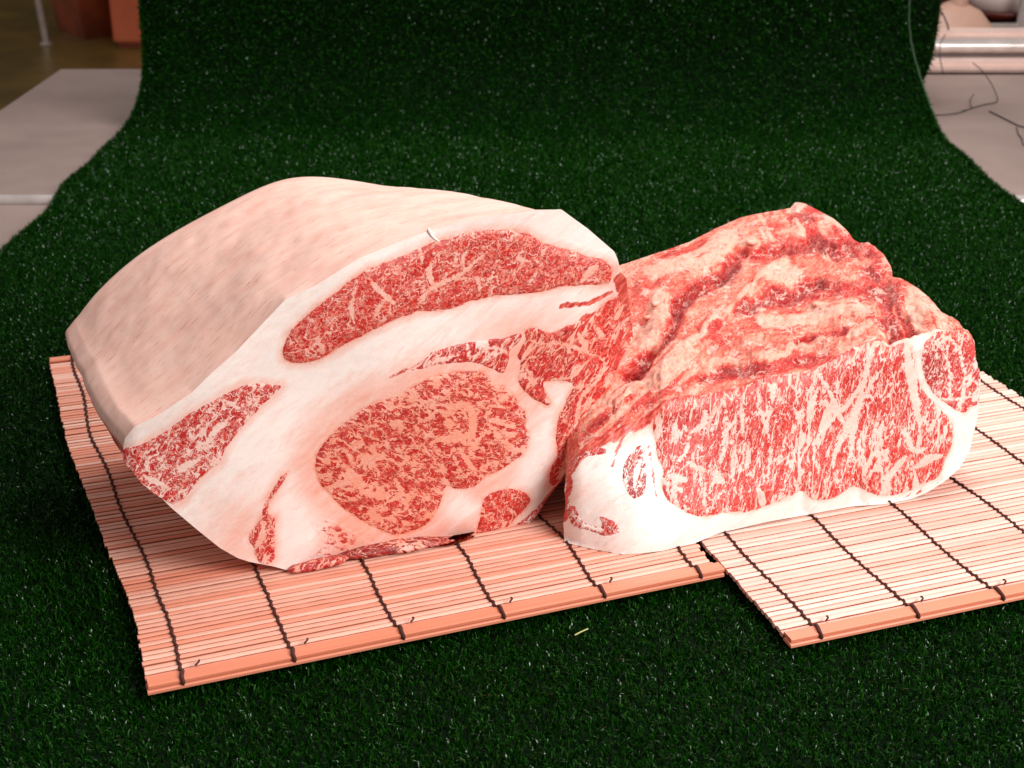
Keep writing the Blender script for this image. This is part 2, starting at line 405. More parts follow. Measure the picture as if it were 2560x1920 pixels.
def make_mat(label, corner, ang, edge_w, edge_u, ang_back, n_slats, length, thread_u, zoff, pitch, seed, ends, mslat):
    """corner: front left corner. w runs to the back, u along the slats"""
    rnd = random.Random(seed)
    root = empty("bamboo_mat", label, "bamboo mat", (float(corner[0]), float(corner[1]), ZT+zoff), "bamboo mats under the meat")
    depth = n_slats*pitch+2*.0115
    d0 = np.array([math.cos(ang), math.sin(ang)]); n0 = np.array([-d0[1], d0[0]])
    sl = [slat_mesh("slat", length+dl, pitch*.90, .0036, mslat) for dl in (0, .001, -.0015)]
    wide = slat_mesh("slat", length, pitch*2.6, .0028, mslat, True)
    bd = slat_mesh("board", length+.002, .0115, .0026, m_board, True)
    rows = []
    w = .00575
    def shift(w): return float(np.interp(w, edge_w, edge_u))
    def angle(w): return ang+(ang_back-ang)*(w/depth)
    def zz(w): return .0025*math.sin(w*11+seed)+.0015*math.sin(w*27+seed*2) if ends else .0008*math.sin(w*13)
    def place(me, name, w, dz=0., j=0.):
        a = angle(w); p = n0*w+d0*(shift(w)+j)
        o = bpy.data.objects.new(name, me); COL.objects.link(o); o.parent = root
        o.location = (p[0], p[1], zz(w)-zz(0)+dz); o.rotation_euler = (0, 0, a)
        rows.append((w, p, a)); return o
    place(bd, "board", w, .0034); rows.pop()
    o = place(bd, "board", w-.0018, 0.0, -.001)
    w = .0115+pitch*.5
    i = 0
    while i < n_slats:
        o = place(rnd.choice(sl), "slat", w, rnd.uniform(-.0004, .0004), rnd.uniform(-.0007, .0007))
        w += pitch; i += 1
    wend = w-pitch*.5+.00575
    place(bd, "board", wend, .0); rows.pop(); place(bd, "board", wend+.0018, .0032, .001)
    # threads
    W = [r[0] for r in rows]
    for k, tu in enumerate(thread_u):
        pts = []
        kk = 0
        def at(w, dz, side=0.):
            a = angle(w); u = shift(w)+tu+.0014*math.sin(w*40+k)+side
            p = n0*w+d0*u+ (np.array([math.cos(a), math.sin(a)])-d0)*tu
            return (p[0], p[1], zz(w)-zz(0)+dz)
        pts += [at(-.0012, -.001), at(-.0012, .005), at(.0015, .0072, -.0008), at(.005, .0072), at(.0098, .0070, .0010), at(.0120, .0046, 0)]
        for r in rows[1:-1]:
            w = r[0]; s = .0005 if kk % 2 else -.0005; kk += 1
            pts += [at(w-pitch*.45, .0028, -s*.5), at(w-pitch*.15, .0044, s), at(w+pitch*.15, .0044, s), ]
        pts += [at(wend-.006, .006), at(wend, .0068), at(wend+.007, .006), at(wend+.0085, 0)]
        pts = chaikin(pts, 1, False)
        rad = [(.0016 if (i < 10) else .00125+.0003*math.sin(i*2.1)) for i in range(len(pts))]
        Vt, Ft = tube(pts, rad, 5)
        mesh_obj("thread", Vt, Ft, m_thread, root)
        if rnd.random() < .75:                            # loose thread tail lying on the front board
            q = [at(.012+.002*j, .0070+.001*math.sin(j*1.2), .010+.0016*j+.0012*math.sin(j*1.5)) for j in range(4)]
            Vt, Ft = tube(q, .0008, 5); mesh_obj("thread_tail", Vt, Ft, m_thread, root)
    return root
# left mat: its left edge wanders
Ledge = [(374, 1738), (361, 1691), (340, 1560), (300, 1445), (263, 1364), (245, 1317), (219, 1248), (190, 1179), (169, 1118), (154, 1053), (138, 969), (122, 904)]
LW = on_z(Ledge, ZT)[:, :2]
FR = on_z([(1812, 1441)], ZT)[0, :2]
dv = FR-LW[0]; angL = math.atan2(dv[1], dv[0]); lenL = float(np.linalg.norm(dv))-.0025
d0 = np.array([math.cos(angL), math.sin(angL)]); n0 = np.array([-d0[1], d0[0]])
ew = (LW-LW[0])@n0; eu = (LW-LW[0])@d0
thr = on_z([(460, 1722), (735, 1668), (1007, 1612), (1262, 1560), (1520, 1510), (1757, 1455)], ZT)[:, :2]
tu = [float((p-LW[0])@d0) for p in thr]
PITCHM = .0060
print("left mat", math.degrees(angL), lenL, "depth", ew[-1], tu, eu)
nsl = int((ew[-1]-.023)/PITCHM)
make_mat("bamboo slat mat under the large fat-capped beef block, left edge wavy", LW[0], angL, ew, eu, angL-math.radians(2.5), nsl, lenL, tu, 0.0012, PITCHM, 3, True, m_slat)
RL = on_z([(1977, 1617), (1870, 1499), (1748, 1359)], ZT)[:, :2]
fr = on_z([(2560, 1494)], ZT)[0, :2]; dv = fr-RL[0]; angR = math.atan2(dv[1], dv[0])
dR = np.array([math.cos(angR), math.sin(angR)]); nR = np.array([-dR[1], dR[0]])
er = (RL-RL[0])@nR; eru = (RL-RL[0])@dR
re = on_z([(2450, 940), (2558, 993)], ZT)[:, :2]
thR = on_z([(2050, 1600), (2290, 1551), (2500, 1505), (2560, 1344), (2560, 1168), (2560, 1029)], ZT)[:, :2]
sl = eru[-1]/er[-1]
tr = [float((p-RL[0])@dR-sl*((p-RL[0])@nR)) for p in thR]
print("right mat", math.degrees(angR), er, eru, "right end u,w", [((p-RL[0])@dR-sl*((p-RL[0])@nR), (p-RL[0])@nR) for p in re], tr)
lenR = float(np.mean([(p-RL[0])@dR-sl*((p-RL[0])@nR) for p in re]))
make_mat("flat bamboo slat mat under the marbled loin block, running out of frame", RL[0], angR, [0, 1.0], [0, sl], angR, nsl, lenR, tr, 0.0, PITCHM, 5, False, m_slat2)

# ------------------------------------------------------------------ generic flesh patches
def cdt_patch(outline, step):
    """triangulated picture region: boundary + interior grid"""
    B = resample(outline, step); n = len(B)
    lo, hi = B.min(0), B.max(0)
    gx, gy = np.meshgrid(np.arange(lo[0], hi[0], step), np.arange(lo[1], hi[1], step*.866))
    gx = gx+(np.arange(gx.shape[0]) % 2)[:, None]*step*.5
    G = np.stack([gx.ravel(), gy.ravel()], 1)
    sd = poly_sd(G, B); G = G[sd > step*.6]
    pts = np.vstack([B, G])
    vco = [Vector((float(x), float(y))) for x, y in pts]
    edges = [(i, (i+1) % n) for i in range(n)]
    r = delaunay_2d_cdt(vco, edges, [], 1, 1e-4)
    vv = np.array([(v.x, v.y) for v in r[0]]); ff = [tuple(f) for f in r[2]]
    ff = [f if ((vv[f[1]]-vv[f[0]])[0]*(vv[f[2]]-vv[f[0]])[1]-(vv[f[1]]-vv[f[0]])[1]*(vv[f[2]]-vv[f[0]])[0]) < 0 else f[::-1] for f in ff]
    return vv, ff, n
class Face:
    """a cut face: plane + relief along the line of sight; flow coordinates in cm in the plane"""
    def __init__(s, p0, ang, tilt, relief, peach, outline=None):
        s.p0 = np.asarray(p0, float); s.d = np.array([math.cos(ang), math.sin(ang), 0])
        back = np.array([-math.sin(ang), math.cos(ang), 0])
        s.up = np.array([0, 0, 1])*math.cos(tilt)+back*math.sin(tilt); s.n = np.cross(s.d, s.up); s.back = back
        s.relief = relief; s.peach = peach; s.outline = outline; s.foot = None
    def base(s, px): return on_plane(px, s.p0, s.n)
    def pos(s, px, out=0.):
        P = s.base(px); r = rays(px); r /= np.linalg.norm(r, axis=1)[:, None]
        px = np.asarray(px, float)
        t0 = np.linalg.norm(P-ORI, axis=1); rel = s.relief(px, P)
        if s.foot is not None:                            # let the foot of the face bulge forward to where it stands on the mat
            fx, fy = s.foot; yb = np.interp(px[:, 0], fx, fy)
            gx_ = np.arange(fx[0]-120, fx[-1]+120, 4.); bp = np.stack([gx_, np.interp(gx_, fx, fy)], 1)
            need = np.linalg.norm(s.base(bp)-ORI, axis=1)-np.linalg.norm(on_z(bp, ZM+.0008)-ORI, axis=1)
            need = np.clip(need, 0, .2); ker = np.exp(-(np.arange(-30, 31)/14.)**2); need = np.convolve(np.pad(need, 30, 'edge'), ker/ker.sum(), 'valid')
            need = np.interp(px[:, 0], gx_, need)
            rel = rel-np.clip(need, 0, .2)*(1-smooth(yb-px[:, 1], 0, 330))
            tg = np.linalg.norm(on_z(px, ZM+.0008)-ORI, axis=1); rel = np.where(t0+rel > tg, tg-t0, rel)
        return P+r*rel[:, None]+s.n*(np.asarray(out)[:, None] if np.ndim(out) else out)
    def flow(s, P):
        q = P-s.p0; return np.stack([q@s.d*100, q@s.up*100, np.zeros(len(P))], 1)
def muscle(face, name, outline, mat, root, veins=(), label=None, step=5., raise_=.0007, lean=None):
    ol = chaikin(outline, 2)
    R = resample(ol, 4.)
    jit = np.array([mnoise.noise(Vector((x*.035, y*.035, 3))) for x, y in R])*3.0+np.array([mnoise.noise(Vector((x*.11, y*.11, 9))) for x, y in R])*2.0
    c = np.roll(R, -1, 0)-np.roll(R, 1, 0); nn = np.stack([c[:, 1], -c[:, 0]], 1); nn /= np.linalg.norm(nn, axis=1)[:, None]+1e-9
    R = R+nn*jit[:, None]
    vv, ff, nb = cdt_patch(R, step)
    sd = np.maximum(poly_sd(vv, R), 0)
    fd = -1. if face.outline is None else np.abs(poly_sd(vv, face.outline))
    nearo = 1-smooth(fd, 6, 14)
    out = -.0004+(raise_+.0004)*np.maximum(smooth(sd, 0, 9), nearo)
    P = face.pos(vv, out)
    k = 1/55.                                            # picture px -> rough cm on the face
    vein = np.full(len(vv), 2.0)
    vv = np.asarray(vv)
    for pl, th in veins:
        Pl = resample(chaikin(pl, 2, False), 6., False); nP = len(Pl)
        dd = np.linalg.norm(vv[:, None, :]-Pl[None], axis=2)
        tp = th*(.35+.75*np.sin(np.pi*(np.arange(nP)+.5)/nP)**.7)*(1+.35*np.array([mnoise.noise(Vector((x_*.03, y_*.03, 5))) for x_, y_ in Pl]))
        vein = np.minimum(vein, (dd-tp*1.15).min(1)*k)
    ln = np.zeros(len(vv))
    for (x, y, rx) in (lean or []): ln = np.maximum(ln, np.exp(-((vv[:, 0]-x)**2+(vv[:, 1]-y)**2)/rx**2))
    o = mesh_obj(name, to_local(P, root), ff, mat, root, {'sd': np.maximum(sd*k, nearo*.5), 'vein': vein, 'flow': face.flow(face.base(vv)), 'peach': face.peach(vv), 'lean': ln})
    if label: o['label'] = label
    return o

# ================================================================== LEFT BLOCK
Z2 = (650, 500, .4521); Z3 = (250, 900, .3617); Z4 = (700, 850, .3617)
def z2(p): return zr(p, *Z2)
def z3(p): return zr(p, *Z3)
def z4(p): return zr(p, *Z4)
ZM = ZT+.0042                                            # top of the mats
pA = on_z([(716, 1425)], ZM)[0]; pB = on_z([(1188, 1362)], ZM)[0]
angF = angL+math.radians(1.0)
M = {}
M['cap'] = z2([(115,830),(150,740),(230,650),(330,570),(420,500),(510,430),(600,370),(750,320),(870,270),(940,230),(1050,200),(1180,165),(1330,155),(1470,170),(1530,210),(1600,240),(1700,265),(1800,300),(1900,325),(1950,360),(1955,420),(1935,470),(1850,475),(1700,480),(1550,515),(1420,530),(1300,535),(1150,570),(1080,605),(980,620),(870,620),(830,640),(740,670),(640,720),(540,770),(430,830),(330,890),(240,912),(160,905),(120,880)])
M['tri'] = z3([(148,602),(280,585),(400,515),(500,450),(600,370),(750,290),(870,220),(1000,160),(1120,145),(1180,165),(1265,170),(1240,220),(1150,300),(1060,390),(990,470),(920,560),(870,620),(840,700),(750,790),(690,840),(640,900),(590,970),(520,1000),(470,980),(405,940),(310,872),(235,792),(160,698)])
M['sliver'] = z3([(1320,760),(1250,790),(1200,870),(1140,960),(1115,1060),(1090,1110),(1020,1200),(1020,1270),(1060,1290),(1060,1350),(1110,1400),(1190,1410),(1215,1370),(1215,1230),(1225,1080),(1160,1060),(1170,1000),(1240,900),(1300,800)])
M['eye'] = z4([(230,870),(245,780),(290,710),(370,620),(480,540),(600,440),(700,410),(820,390),(900,320),(1000,270),(1100,230),(1250,205),(1390,205),(1440,240),(1470,310),(1540,310),(1620,370),(1640,410),(1650,450),(1700,480),(1715,540),(1700,600),(1735,640),(1735,700),(1690,800),(1590,870),(1500,920),(1440,940),(1380,990),(1330,1030),(1220,1050),(1150,1000),(1130,1090),(1100,1170),(1060,1240),(980,1310),(860,1350),(760,1355),(650,1300),(550,1250),(470,1200),(420,1160),(380,1120),(350,1080),(290,1030),(250,960)])
M['strip'] = z2([(720,985),(800,950),(880,915),(905,880),(930,840),(1020,810),(1140,780),(1330,760),(1400,735),(1452,722),(1458,775),(1380,840),(1380,900),(1350,975),(1300,950),(1180,900),(1100,905),(960,920),(900,945),(850,940)])
M['side'] = z2([(1450,720),(1520,695),(1600,735),(1680,700),(1760,675),(1840,640),(1890,570),(1960,535),(2035,580),(2066,700),(2046,850),(1997,1020),(1945,1180),(1885,1300),(1770,1398),(1680,1470),(1650,1550),(1600,1590),(1590,1500),(1640,1410),(1625,1300),(1650,1180),(1700,1080),(1740,1010),(1640,1005),(1560,1010),(1600,1080),(1620,1140),(1580,1150),(1500,1100),(1430,1040),(1415,970),(1440,900),(1410,870),(1440,800),(1470,770)])
M['knob'] = z4([(1395,1090),(1450,1050),(1560,1020),(1650,1025),(1720,1060),(1745,1110),(1700,1180),(1640,1230),(1600,1290),(1480,1340),(1400,1375),(1345,1370),(1350,1300),(1380,1200)])
M['knob2'] = z4([(1835,1115),(1760,1160),(1700,1220),(1620,1280),(1560,1340),(1640,1310),(1720,1260),(1780,1200)])
M['faint'] = z3([(1440,1090),(1560,1070),(1700,1130),(1850,1230),(1960,1280),(1880,1320),(1700,1380),(1500,1420),(1400,1455),(1300,1462),(1300,1440),(1430,1380),(1450,1320),(1530,1260),(1480,1190),(1440,1150)])
eyeP = np.array(M['eye'])
def peachL(p):
    e = -poly_sd(p, eyeP)
    a = .66*(1-smooth(e, 15, 110))
    a = np.where(e < 0, .95, a)
    def blob(x, y, r, k): return k*np.exp(-((p[:, 0]-x)**2+(p[:, 1]-y)**2)/r**2)
    a = np.maximum(a, blob(880, 1330, 130, .85)); a = np.maximum(a, blob(1150, 1340, 120, .8)); a = np.maximum(a, blob(1300, 900, 130, .75))
    a = np.maximum(a, blob(600, 1340, 90, .5)); a = np.maximum(a, blob(1500, 900, 110, .85))
    a = a-blob(1395, 1090, 60, .75)-blob(1360, 1180, 70, .7)-blob(740, 1330, 60, .6)-blob(1150, 1270, 45, .7)
    for k in ('cap', 'tri', 'sliver', 'side', 'knob'):
        d = -poly_sd(p, np.array(M[k])); a = np.maximum(a, .42*(1-smooth(d, 0, 22)))
        a = np.where(d < 0, np.maximum(a, {'side': .8, 'knob': .8, 'cap': .72, 'tri': .45, 'sliver': .7}[k]), a)
    return np.clip(a, 0, 1)
def stainL(p):
    e = np.exp(-(line_d(p, [(1552, 700), (1572, 771), (1578, 840), (1550, 961), (1500, 1086)])/22)**2)
    e = np.maximum(e, .75*np.exp(-(line_d(p, [(1400, 765), (1470, 758), (1530, 730)])/9)**2))
    e = np.maximum(e, .7*np.exp(-(line_d(p, [(1460, 800), (1510, 780), (1545, 750)])/16)**2))
    e = np.maximum(e, .9*np.exp(-(line_d(p, [(730, 1424), (845, 1400), (1000, 1378), (1188, 1362)])/13)**2))
    e = np.maximum(e, .55*np.exp(-(line_d(p, [(975, 945), (1034, 916), (1080, 890)])/7)**2))
    return np.maximum(e, .9*np.exp(-(line_d(p, [(1409, 1197), (1369, 1244), (1344, 1288), (1279, 1331)])/8)**2))
def reliefL(px, P):
    x, y = px[:, 0], px[:, 1]
    r = .075*np.clip((x-1425)/155, 0, 1)**2*smooth(y, 640, 800)*(1-smooth(y, 1120, 1300)*.5)
    r += .006*np.clip((350-x)/50, 0, 1)**2
    e = poly_sd(px, eyeP); r -= .0022*smooth(e, 0, 60)
    r -= .0015*smooth(poly_sd(px, np.array(M['cap'])), 0, 30)
    yb = np.interp(x, [300, 716, 1188, 1400], [1130, 1425, 1360, 1230])
    r += .005*smooth(y, yb-90, yb)**2*smooth(x, 650, 800)
    r += .003*np.sin(x*.011+y*.006)*np.cos(y*.013)
    return r
faceL = Face(pA, angF, math.radians(4), reliefL, peachL)
left = empty("beef_rib_block", "large raw beef rib block with thick white fat cap, cut face showing round eye muscle", "raw beef block", (float(pA[0]), float(pA[1])+.1, ZM))
axis = np.array([-math.sin(math.radians(25.5)), math.cos(math.radians(25.5)), 0.]); DEP = .245
BACK = faceL.p0+axis*DEP
pairs = [((308,1117),(163,836)),((313,1095),(165,826)),((337,1066),(182,798)),((402,1034),(215,758)),((481,980),(262,708)),((525,936),(300,672)),
 ((588,881),(350,632)),((664,801),(430,580)),((715,747),(500,543)),((787,715),(570,508)),((896,646),(650,466)),((1043,586),(735,437)),
 ((1125,561),(805,437)),((1215,543),(900,453)),((1328,527),(970,468)),((1403,523),(1080,475)),((1430,543),(1130,500)),((1470,572),(1180,545)),((1536,629),(1240,620)),((1545,650),(1250,650)),
 ((1552,681),(1260,700)),((1566,696),None),((1570,735),None),((1574,771),None),((1581,816),None),((1572,884),None),((1550,961),None),((1527,1033),None),
 ((1500,1086),None),((1464,1118),None),((1420,1156),None),((1405,1200),None),((1369,1244),None),((1344,1288),None),((1279,1331),None),((1224,1351),None),
 ((1188,1361),None),((1145,1366),None),((1060,1362),None),((1000,1372),None),((930,1386),None),((845,1402),None),((780,1420),None),((716,1425),None),((683,1416),None),((625,1405),None),((594,1395),None),
 ((550,1370),None),((495,1326),None),((431,1272),None),((398,1240),None),((340,1186),None),((311,1146),None)]
fo = np.array([p[0] for p in pairs], float)
F3 = faceL.base(fo); B3 = []
cen = F3.mean(0)
for (f, bk), q in zip(pairs, F3):
    if bk is not None: B3.append(on_plane([bk], BACK, faceL.n)[0])
    else:
        t = q+axis*DEP; c2 = cen+axis*DEP; t = c2+(t-c2)*.90; t[2] = max(t[2]-.01, ZM+.001); B3.append(t)
B3 = np.array(B3)
# join the two outlines with the same parameter along the resampled face outline
FP = np.vstack([fo, fo[:1]]); Lp = np.r_[0, np.cumsum(np.linalg.norm(np.diff(FP, axis=0), axis=1))]
BP = np.vstack([B3, B3[:1]])
faceL.outline = fo
vv, ff, nb = cdt_patch(fo, 6.)
m_fat = fat_mat("white_fat")
sdL = poly_sd(vv, fo)
Pf = faceL.pos(vv)
mesh_obj("cut_face", to_local(Pf, left), ff, m_fat, left, {'flow': faceL.flow(faceL.base(vv)), 'peach': peachL(vv), 'stain': stainL(vv)})
B2 = resample(fo, 6.); nO = len(B2)
# parameter of each boundary vertex
sB = np.arange(nO)/nO*Lp[-1]
BK = np.stack([np.interp(sB, Lp, BP[:, k]) for k in range(3)], 1)
FRt = faceL.pos(B2)
T = np.linspace(0, 1, 60); NT_ = len(T)
V = []; 
nrm = FRt-FRt.mean(0); nrm /= np.linalg.norm(nrm, axis=1)[:, None]
Vb = np.zeros((NT_, nO, 3))
cornerw = np.minimum(smooth(np.minimum(sB, Lp[-1]-sB), 10, 170), 1.)
topw = np.clip((BK[:, 2]-.10)/.06, 0, 1)
for i, t_ in enumerate(T):
    row = FRt*(1-t_)+BK*t_
    if i:
        sm = row.copy()
        for _ in range(int(60+240*min(t_*8, 1))): sm = (np.roll(sm, 1, 0)+sm*2+np.roll(sm, -1, 0))/4
        wj = (min(t_*18, 1)*cornerw)[:, None]
        row = row*(1-wj)+sm*wj
    bulge = .010*math.sin(math.pi*t_)
    row = row+nrm*bulge*(.3+.7*(1-topw))[:, None]*np.where(row[:, 2] > ZM+.02, 1, .0)[:, None]
    Vb[i] = row
flat = Vb.reshape(-1, 3)
fade = np.repeat(np.clip(np.sin(np.pi*np.clip(T, 0, 1))*2.2, 0, 1), nO)
nz = vnoise(flat, 9, 1, 2)*.0045+vnoise(flat, 30, 2, 3)*.0012
flat = flat+np.tile(nrm, (NT_, 1))*(nz*fade)[:, None]
flat[:, 2] = np.maximum(flat[:, 2], ZM+.0005)
Fb = []
for i in range(NT_-1):
    for j in range(nO):
        a = i*nO+j; b_ = i*nO+(j+1) % nO; Fb.append((a, a+nO, b_+nO, b_))
cb = flat[-nO:].mean(0)+axis*.01
flat = np.vstack([flat, cb]); ci = len(flat)-1
for j in range(nO): Fb.append(((NT_-1)*nO+j, ci, (NT_-1)*nO+(j+1) % nO))
# red lean shows on the right flank and underneath
px0 = np.tile(B2, (NT_, 1)); px0 = np.vstack([px0, px0[:1]])
triside = (px0[:, 0] < 440)*smooth(px0[:, 1], 1112, 1125)*(1-smooth(px0[:, 1], 1255, 1280))
redside = smooth(px0[:, 0], 1380, 1480)*smooth(px0[:, 1], 700, 780)
under = smooth(px0[:, 0], 820, 900)*(1-smooth(px0[:, 0], 1170, 1230))*smooth(px0[:, 1], 1340, 1360)
m_skin, t, b = new_mat("fat_cap"); N = NT(t); oc = N.objco()
v = N.mapping(oc, 0, (1, 1, 1))
st = N.attr('strk', True)
c = N.mix(N.ss(N.noise(st, .55, 4, .6), .35, .7), lin((250, 205, 188)), lin((243, 188, 170)))
c = N.mix(N.math('MULTIPLY', N.ss(N.noise(N.mapping(st, 0, (.5, 1.5, 1)), .8, 5, .65), .60, .72), .25), c, lin((230, 172, 152)))
fib = N.noise(N.mapping(st, 0, (.30, 3.2, 1)), 1.3, 7, .74)
c = N.mix(N.math('MULTIPLY', N.ss(fib, .52, .70), .20), c, lin((226, 152, 126)))
c = N.mix(N.math('MULTIPLY', N.ss(fib, .45, .25), .22), c, lin((252, 224, 210)))
cut = N.ss(N.noise(N.mapping(st, 0, (.6, 5, 1), (5, 3, 0)), 1.2, 4, .75), .60, .635)
c = N.mix(N.math('MULTIPLY', cut, .7), c, lin((186, 96, 76)))
c = N.mix(N.math('MULTIPLY', N.ss(N.noise(N.mapping(st, 0, (1, 2.5, 1)), 3.5, 3, .7), .66, .70), .45), c, lin((186, 128, 110)))
redc = N.mix(N.ss(N.noise(N.mapping(st, 0, (.5, 3, 1)), 1.4, 5, .7), .42, .58), lin((186, 40, 38)), lin((236, 150, 130)))
c = N.mix(N.attr('redside'), c, redc)
N.put(b.inputs['Base Color'], c); b.inputs['Roughness'].default_value = .5; b.inputs['Specular IOR Level'].default_value = .3
b.inputs['Subsurface Weight'].default_value = .1; b.inputs['Subsurface Radius'].default_value = (.006, .003, .002)
hh = N.math('ADD', N.noise(N.mapping(st, 0, (.4, 3, 1)), 1.2, 6, .65), N.math('MULTIPLY', cut, -.35))
hh = N.math('ADD', hh, N.math('MULTIPLY', N.noise(st, 6, 3, .6), .15))
N.put(b.inputs['Normal'], N.bump(hh, .20, .004))
q = flat-left.location
u_ = (flat-faceL.p0)@axis*100; 
arc = np.r_[np.tile(sB/55., NT_), 0.]
strk = np.stack([arc*.8+u_*.15, u_*1.0-arc*.25, np.zeros(len(flat))], 1)
mesh_obj("fat_cap", to_local(flat, left), Fb, m_skin, left, {'strk': strk, 'redside': np.clip(redside+under+triside, 0, 1)})

mm_cap = marble_mat("marbling_cap", scale=1.15, thr=0.22, rot=.45, stretch=1.3, net=0.02, curl=0.9, warp=.6, seed=1, red=lin((216,42,34)), dark=lin((178,20,20)), gr=1.0)
mm_tri = marble_mat("marbling_flank", scale=1.25, thr=0.33, rot=.9, stretch=1.35, net=0.045, curl=0.6, warp=.7, seed=2, gr=0.9, red=lin((212,40,36)), dark=lin((176,22,28)))
mm_eye = marble_mat("marbling_eye", scale=1.2, thr=0.37, rot=-.45, stretch=1.7, net=0.052, curl=0.35, warp=.55, seed=3, bigfat=.05, red=lin((212,54,44)), dark=lin((172,32,32)), gr=1.1)
mm_side = marble_mat("marbling_side", scale=1.0, thr=0.28, rot=.9, stretch=2.4, net=0.03, curl=0.5, warp=.6, seed=4, red=lin((216,48,42)), dark=lin((172,26,30)), pinkish=.4)
mm_faint = marble_mat("marbling_faint", scale=1.9, thr=.53, rot=-.5, stretch=1.8, net=0.05, curl=.4, warp=.7, seed=5, edge=(.1, .5))
mm_knob = marble_mat("marbling_knob", scale=1.2, thr=0.26, rot=.6, stretch=1.3, net=0.026, curl=0.5, warp=.5, seed=6)
mv = lambda f, L: [(f(p), th) for p, th in L]
muscle(faceL, "muscle", M['cap'], mm_cap, left, mv(z2, [([(530,480),(510,560),(500,620),(520,680)], 4), ([(620,460),(680,520),(740,570)], 6), ([(640,640),(650,590),(700,540)], 4),
    ([(870,590),(900,530),(950,480),(1050,440),(1130,400),(1200,330),(1250,290)], 4), ([(950,460),(930,400),(940,360)], 5), ([(1130,400),(1110,320),(1150,270)], 3), ([(1200,430),(1215,500)], 4),
    ([(380,670),(400,720)], 3), ([(290,790),(340,800),(350,830)], 3.5), ([(1410,300),(1440,330),(1480,340)], 3), ([(1780,450),(1810,400),(1860,370)], 6), ([(1560,350),(1480,470)], 2), ([(1050,440),(1180,430),(1280,450)], 2)]),
    label="long curved red muscle right under the fat cap")
muscle(faceL, "muscle", M['tri'], mm_tri, left, mv(z3, [([(540,760),(600,720),(680,690)], 7), ([(760,520),(830,450),(870,440)], 6), ([(300,800),(420,860),(460,880)], 5), ([(640,700),(760,640)], 3), ([(860,280),(960,330)], 4)]),
    label="triangular marbled muscle at the left corner")
muscle(faceL, "muscle", M['sliver'], mm_tri, left, mv(z3, [([(1120,1130),(1130,1210),(1080,1280)], 6)]), label="thin marbled sliver left of the eye muscle")
muscle(faceL, "muscle", M['eye'], mm_eye, left, mv(z4, [([(1150,440),(1190,470),(1250,440),(1320,470),(1335,560),(1325,640),(1310,720)], 8), ([(1120,480),(1160,580)], 3), ([(1330,640),(1200,690),(1090,680),(1040,720)], 7), ([(1240,760),(1290,830),(1340,900)], 5),
    ([(1180,770),(1230,860),(1270,960)], 2), ([(480,890),(560,960),(560,1060)], 5), ([(330,1020),(450,980),(540,970)], 5), ([(790,960),(850,1060),(760,1110)], 5), ([(640,1060),(700,1100)], 5), ([(1130,960),(1190,1040)], 5),
    ([(560,650),(700,700),(820,680),(960,620)], 2), ([(450,760),(500,850)], 4), ([(1480,560),(1620,600)], 4), ([(740,780),(600,830),(520,880)], 4), ([(1540,700),(1640,760)], 5), ([(900,1060),(860,1180)], 5),
    ([(1470,320),(1490,440),(1560,480)], 3), ([(1000,460),(1060,540),(960,560)], 4), ([(1230,240),(1220,400)], 2), ([(860,720),(1000,760),(1100,860)], 2), ([(600,1010),(760,1010)], 3), ([(1560,780),(1600,860)], 3)]),
    label="big round marbled eye muscle")
muscle(faceL, "muscle", M['strip'], mm_side, left, mv(z2, [([(1140,790),(1160,880)], 3), ([(1180,870),(1280,800),(1370,850)], 3), ([(930,900),(1100,850)], 2)]), label="narrow strip of muscle above the eye muscle")
muscle(faceL, "muscle", M['side'], mm_side, left, mv(z2, [([(1830,850),(1910,880),(1900,950),(1830,1030),(1760,1100),(1750,1250),(1700,1400),(1640,1540)], 3.5), ([(1650,1180),(1700,1240),(1750,1250)], 1.5), ([(1700,1080),(1720,1160)], 1.5),
    ([(1640,1290),(1740,1310)], 1.5), ([(1760,740),(1820,850)], 5), ([(1600,780),(1700,800),(1830,850)], 3.5), ([(1750,1270),(1830,1330)], 2), ([(1480,760),(1560,800),(1640,790)], 3), ([(1440,880),(1560,860)], 2), ([(1600,1000),(1720,980)], 3), ([(1850,700),(1900,760)], 5)]),
    label="dark red muscle along the right side")
muscle(faceL, "muscle", M['knob'], mm_knob, left, mv(z4, [([(1450,1060),(1480,1150),(1540,1200)], 2), ([(1380,1220),(1480,1190)], 2), ([(1500,1330),(1560,1260)], 4)]), label="small round muscle at the lower right")
muscle(faceL, "muscle", M['knob2'], mm_knob, left, label="red sliver on the lower right edge")
muscle(faceL, "muscle", M['faint'], mm_faint, left, raise_=.0002, label="faintly speckled muscle at the bottom edge")
